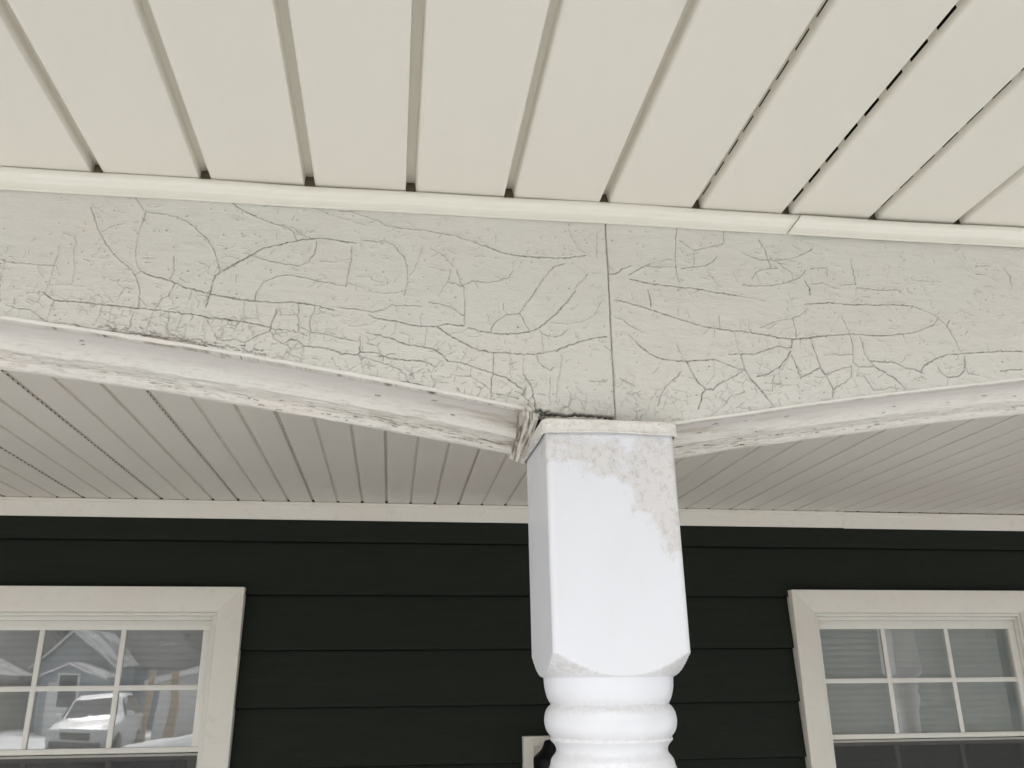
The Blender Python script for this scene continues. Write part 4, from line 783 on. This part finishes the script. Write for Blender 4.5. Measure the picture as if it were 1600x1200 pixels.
# bare trees
def tree(x, y, h, seed, lab):
    r = random.Random(seed); t = empty('bare_tree', (x, y, GZ)); tag(t, lab, 'tree', 'bare winter trees')
    m = MB(); m.tube([(x, y, GZ), (x+r.uniform(-.1, .1), y, GZ+h*.25), (x+r.uniform(-.2, .2), y, GZ+h*.5), (x, y, GZ+h*.85)], [.2, .15, .1, .03], 8); m.build('trunk', BARK, t, True)
    m = MB()
    for k in range(26):
        z = GZ+h*r.uniform(.25, .8); a = r.uniform(0, 6.28); L = h*r.uniform(.15, .33)
        p0 = Vector((x, y, z)); d = Vector((math.cos(a), math.sin(a), r.uniform(.3, 1.1))).normalized(); p1 = p0+d*L*.5; p2 = p0+d*L+Vector((0, 0, L*.2))
        m.tube([p0, p1, p2], [.05, .03, .01], 5)
        for q in range(5):
            s = p0.lerp(p2, r.uniform(.3, .95)); e = s+Vector((r.uniform(-1, 1), r.uniform(-1, 1), r.uniform(0, 1)))*L*.35
            m.tube([s, (s+e)/2+Vector((0, 0, .05)), e], [.02, .012, .006], 4)
    m.build('crown', BARK, t)
for i, (x, y, h_) in enumerate([(-8.6, -40, 9), (-16, -41, 10), (-1, -36, 8), (4, -40, 10), (-27, -40, 10), (14, -38, 9)]):
    tree(x, y, h_, i, ['bare tree behind the white garage', 'tall bare tree behind the blue house', 'bare tree in front of the brick house', 'bare tree right of the brick house', 'bare tree behind the beige house', 'bare tree beside the grey-green house'][i])
# parked white car, three-quarter front view
def car(cx, cy, rz, lab):
    c = empty('parked_car', (0, 0, 0)); tag(c, lab, 'car')
    def lift(bmx):
        for v in bmx.verts: v.co.z += GZ
    # stations along the length: x, half width, z of sill, z of belt, z of roof/hood centre, half width at top
    ST = [(-2.25, .70, .35, .55, .62, .60), (-2.15, .84, .25, .72, .80, .70), (-1.4, .90, .22, .88, .98, .78), (-.75, .91, .22, .95, 1.05, .76), (-.15, .91, .22, .97, 1.50, .62), (.3, .91, .22, .98, 1.60, .64), (1.2, .91, .22, 1.0, 1.60, .64), (1.75, .90, .24, 1.0, 1.48, .62), (2.1, .88, .28, 1.0, 1.10, .74), (2.22, .80, .35, .8, .86, .70)]
    rings = []
    m = MB()
    for x, w, zs_, zb_, zr, wt in ST:
        half = [(w*.95, zs_), (w, zs_+.15), (w, zb_-.12), (w*.975, zb_), (wt+.04, zr-.07), (wt*.85, zr-.01), (0, zr+.01)]
        ring = [m.bm.verts.new((x, a, b)) for a, b in half]+[m.bm.verts.new((x, -a, b)) for a, b in half[-2::-1]]
        rings.append(ring)
    for a, b in zip(rings, rings[1:]):
        for k in range(len(a)-1): m.bm.faces.new([a[k], b[k], b[k+1], a[k+1]])
        m.bm.faces.new([a[-1], b[-1], b[0], a[0]])
    m.bm.faces.new(rings[0]); m.bm.faces.new(rings[-1][::-1])
    bmesh.ops.bevel(m.bm, geom=[e for e in m.bm.edges], offset=.02, segments=2, profile=.5, affect='EDGES')
    lift(m.bm); m.build('body', CARP, c, True, 50)
    def quad(name, pts, th, mat):
        mm_ = MB(); A = [Vector(p) for p in pts]; n = (A[1]-A[0]).cross(A[2]-A[0]).normalized()
        va = [mm_.bm.verts.new(p+n*th) for p in A]; vb = [mm_.bm.verts.new(p-n*th) for p in A]
        mm_.bm.faces.new(va); mm_.bm.faces.new(vb[::-1])
        for i in range(len(A)): mm_.bm.faces.new([va[i], vb[i], vb[(i+1) % len(A)], va[(i+1) % len(A)]])
        lift(mm_.bm); return mm_.build(name, mat, c)
    quad('windscreen', [(-.74, -.70, 1.04), (-.74, .70, 1.04), (-.20, .58, 1.46), (-.20, -.58, 1.46)], .02, GLD)
    for s in (-1, 1):
        quad('side_window', [(-.50, s*.885, 1.02), (-.12, s*.70, 1.42), (.42, s*.70, 1.50), (.42, s*.885, 1.04)], .015, GLD)
        quad('side_window', [(.50, s*.885, 1.04), (.50, s*.70, 1.50), (1.20, s*.70, 1.50), (1.5, s*.885, 1.06)], .015, GLD)
        m = MB(); m.box(-2.23, -1.98, s*.66-.16, s*.66+.16, .64, .78, .04); lift(m.bm); m.build('headlight', HL, c, True, 50)
        m = MB(); m.box(-.62, -.45, s*1.0-.09, s*1.0+.09, 1.0, 1.14, .03); lift(m.bm); m.build('mirror', CARP, c, True, 50)
    m = MB(); m.box(-2.29, -2.16, -.45, .45, .50, .70, .03); lift(m.bm); m.build('grille', RUB, c)
    m = MB(); m.box(-2.30, -2.2, -.72, .72, .28, .44, .03); lift(m.bm); m.build('bumper', GLD, c)
    for x in (-1.4, 1.35):
        for s in (-1, 1):
            m = MB(); m.lathe([(-.11, .24), (-.11, .31), (-.08, .335), (.08, .335), (.11, .31), (.11, .24)], 28)
            for v in m.bm.verts: v.co = Vector((x+v.co.x, s*.82+v.co.z, .335+v.co.y+GZ))
            wv = m.build('wheel', RUB, c, True, 40)
            m = MB(); m.lathe([(-.115, .05), (-.112, .215), (.112, .215), (.115, .05)], 20)
            for v in m.bm.verts: v.co = Vector((x+v.co.x, s*.822+v.co.z, .335+v.co.y+GZ))
            m.build('rim', CHR, wv, True, 40)
    c.location = (cx, cy, 0); c.rotation_euler = (0, 0, rz)
car(-8.65, -23.3, rad(-94), 'white hatchback parked on the drive across the road')
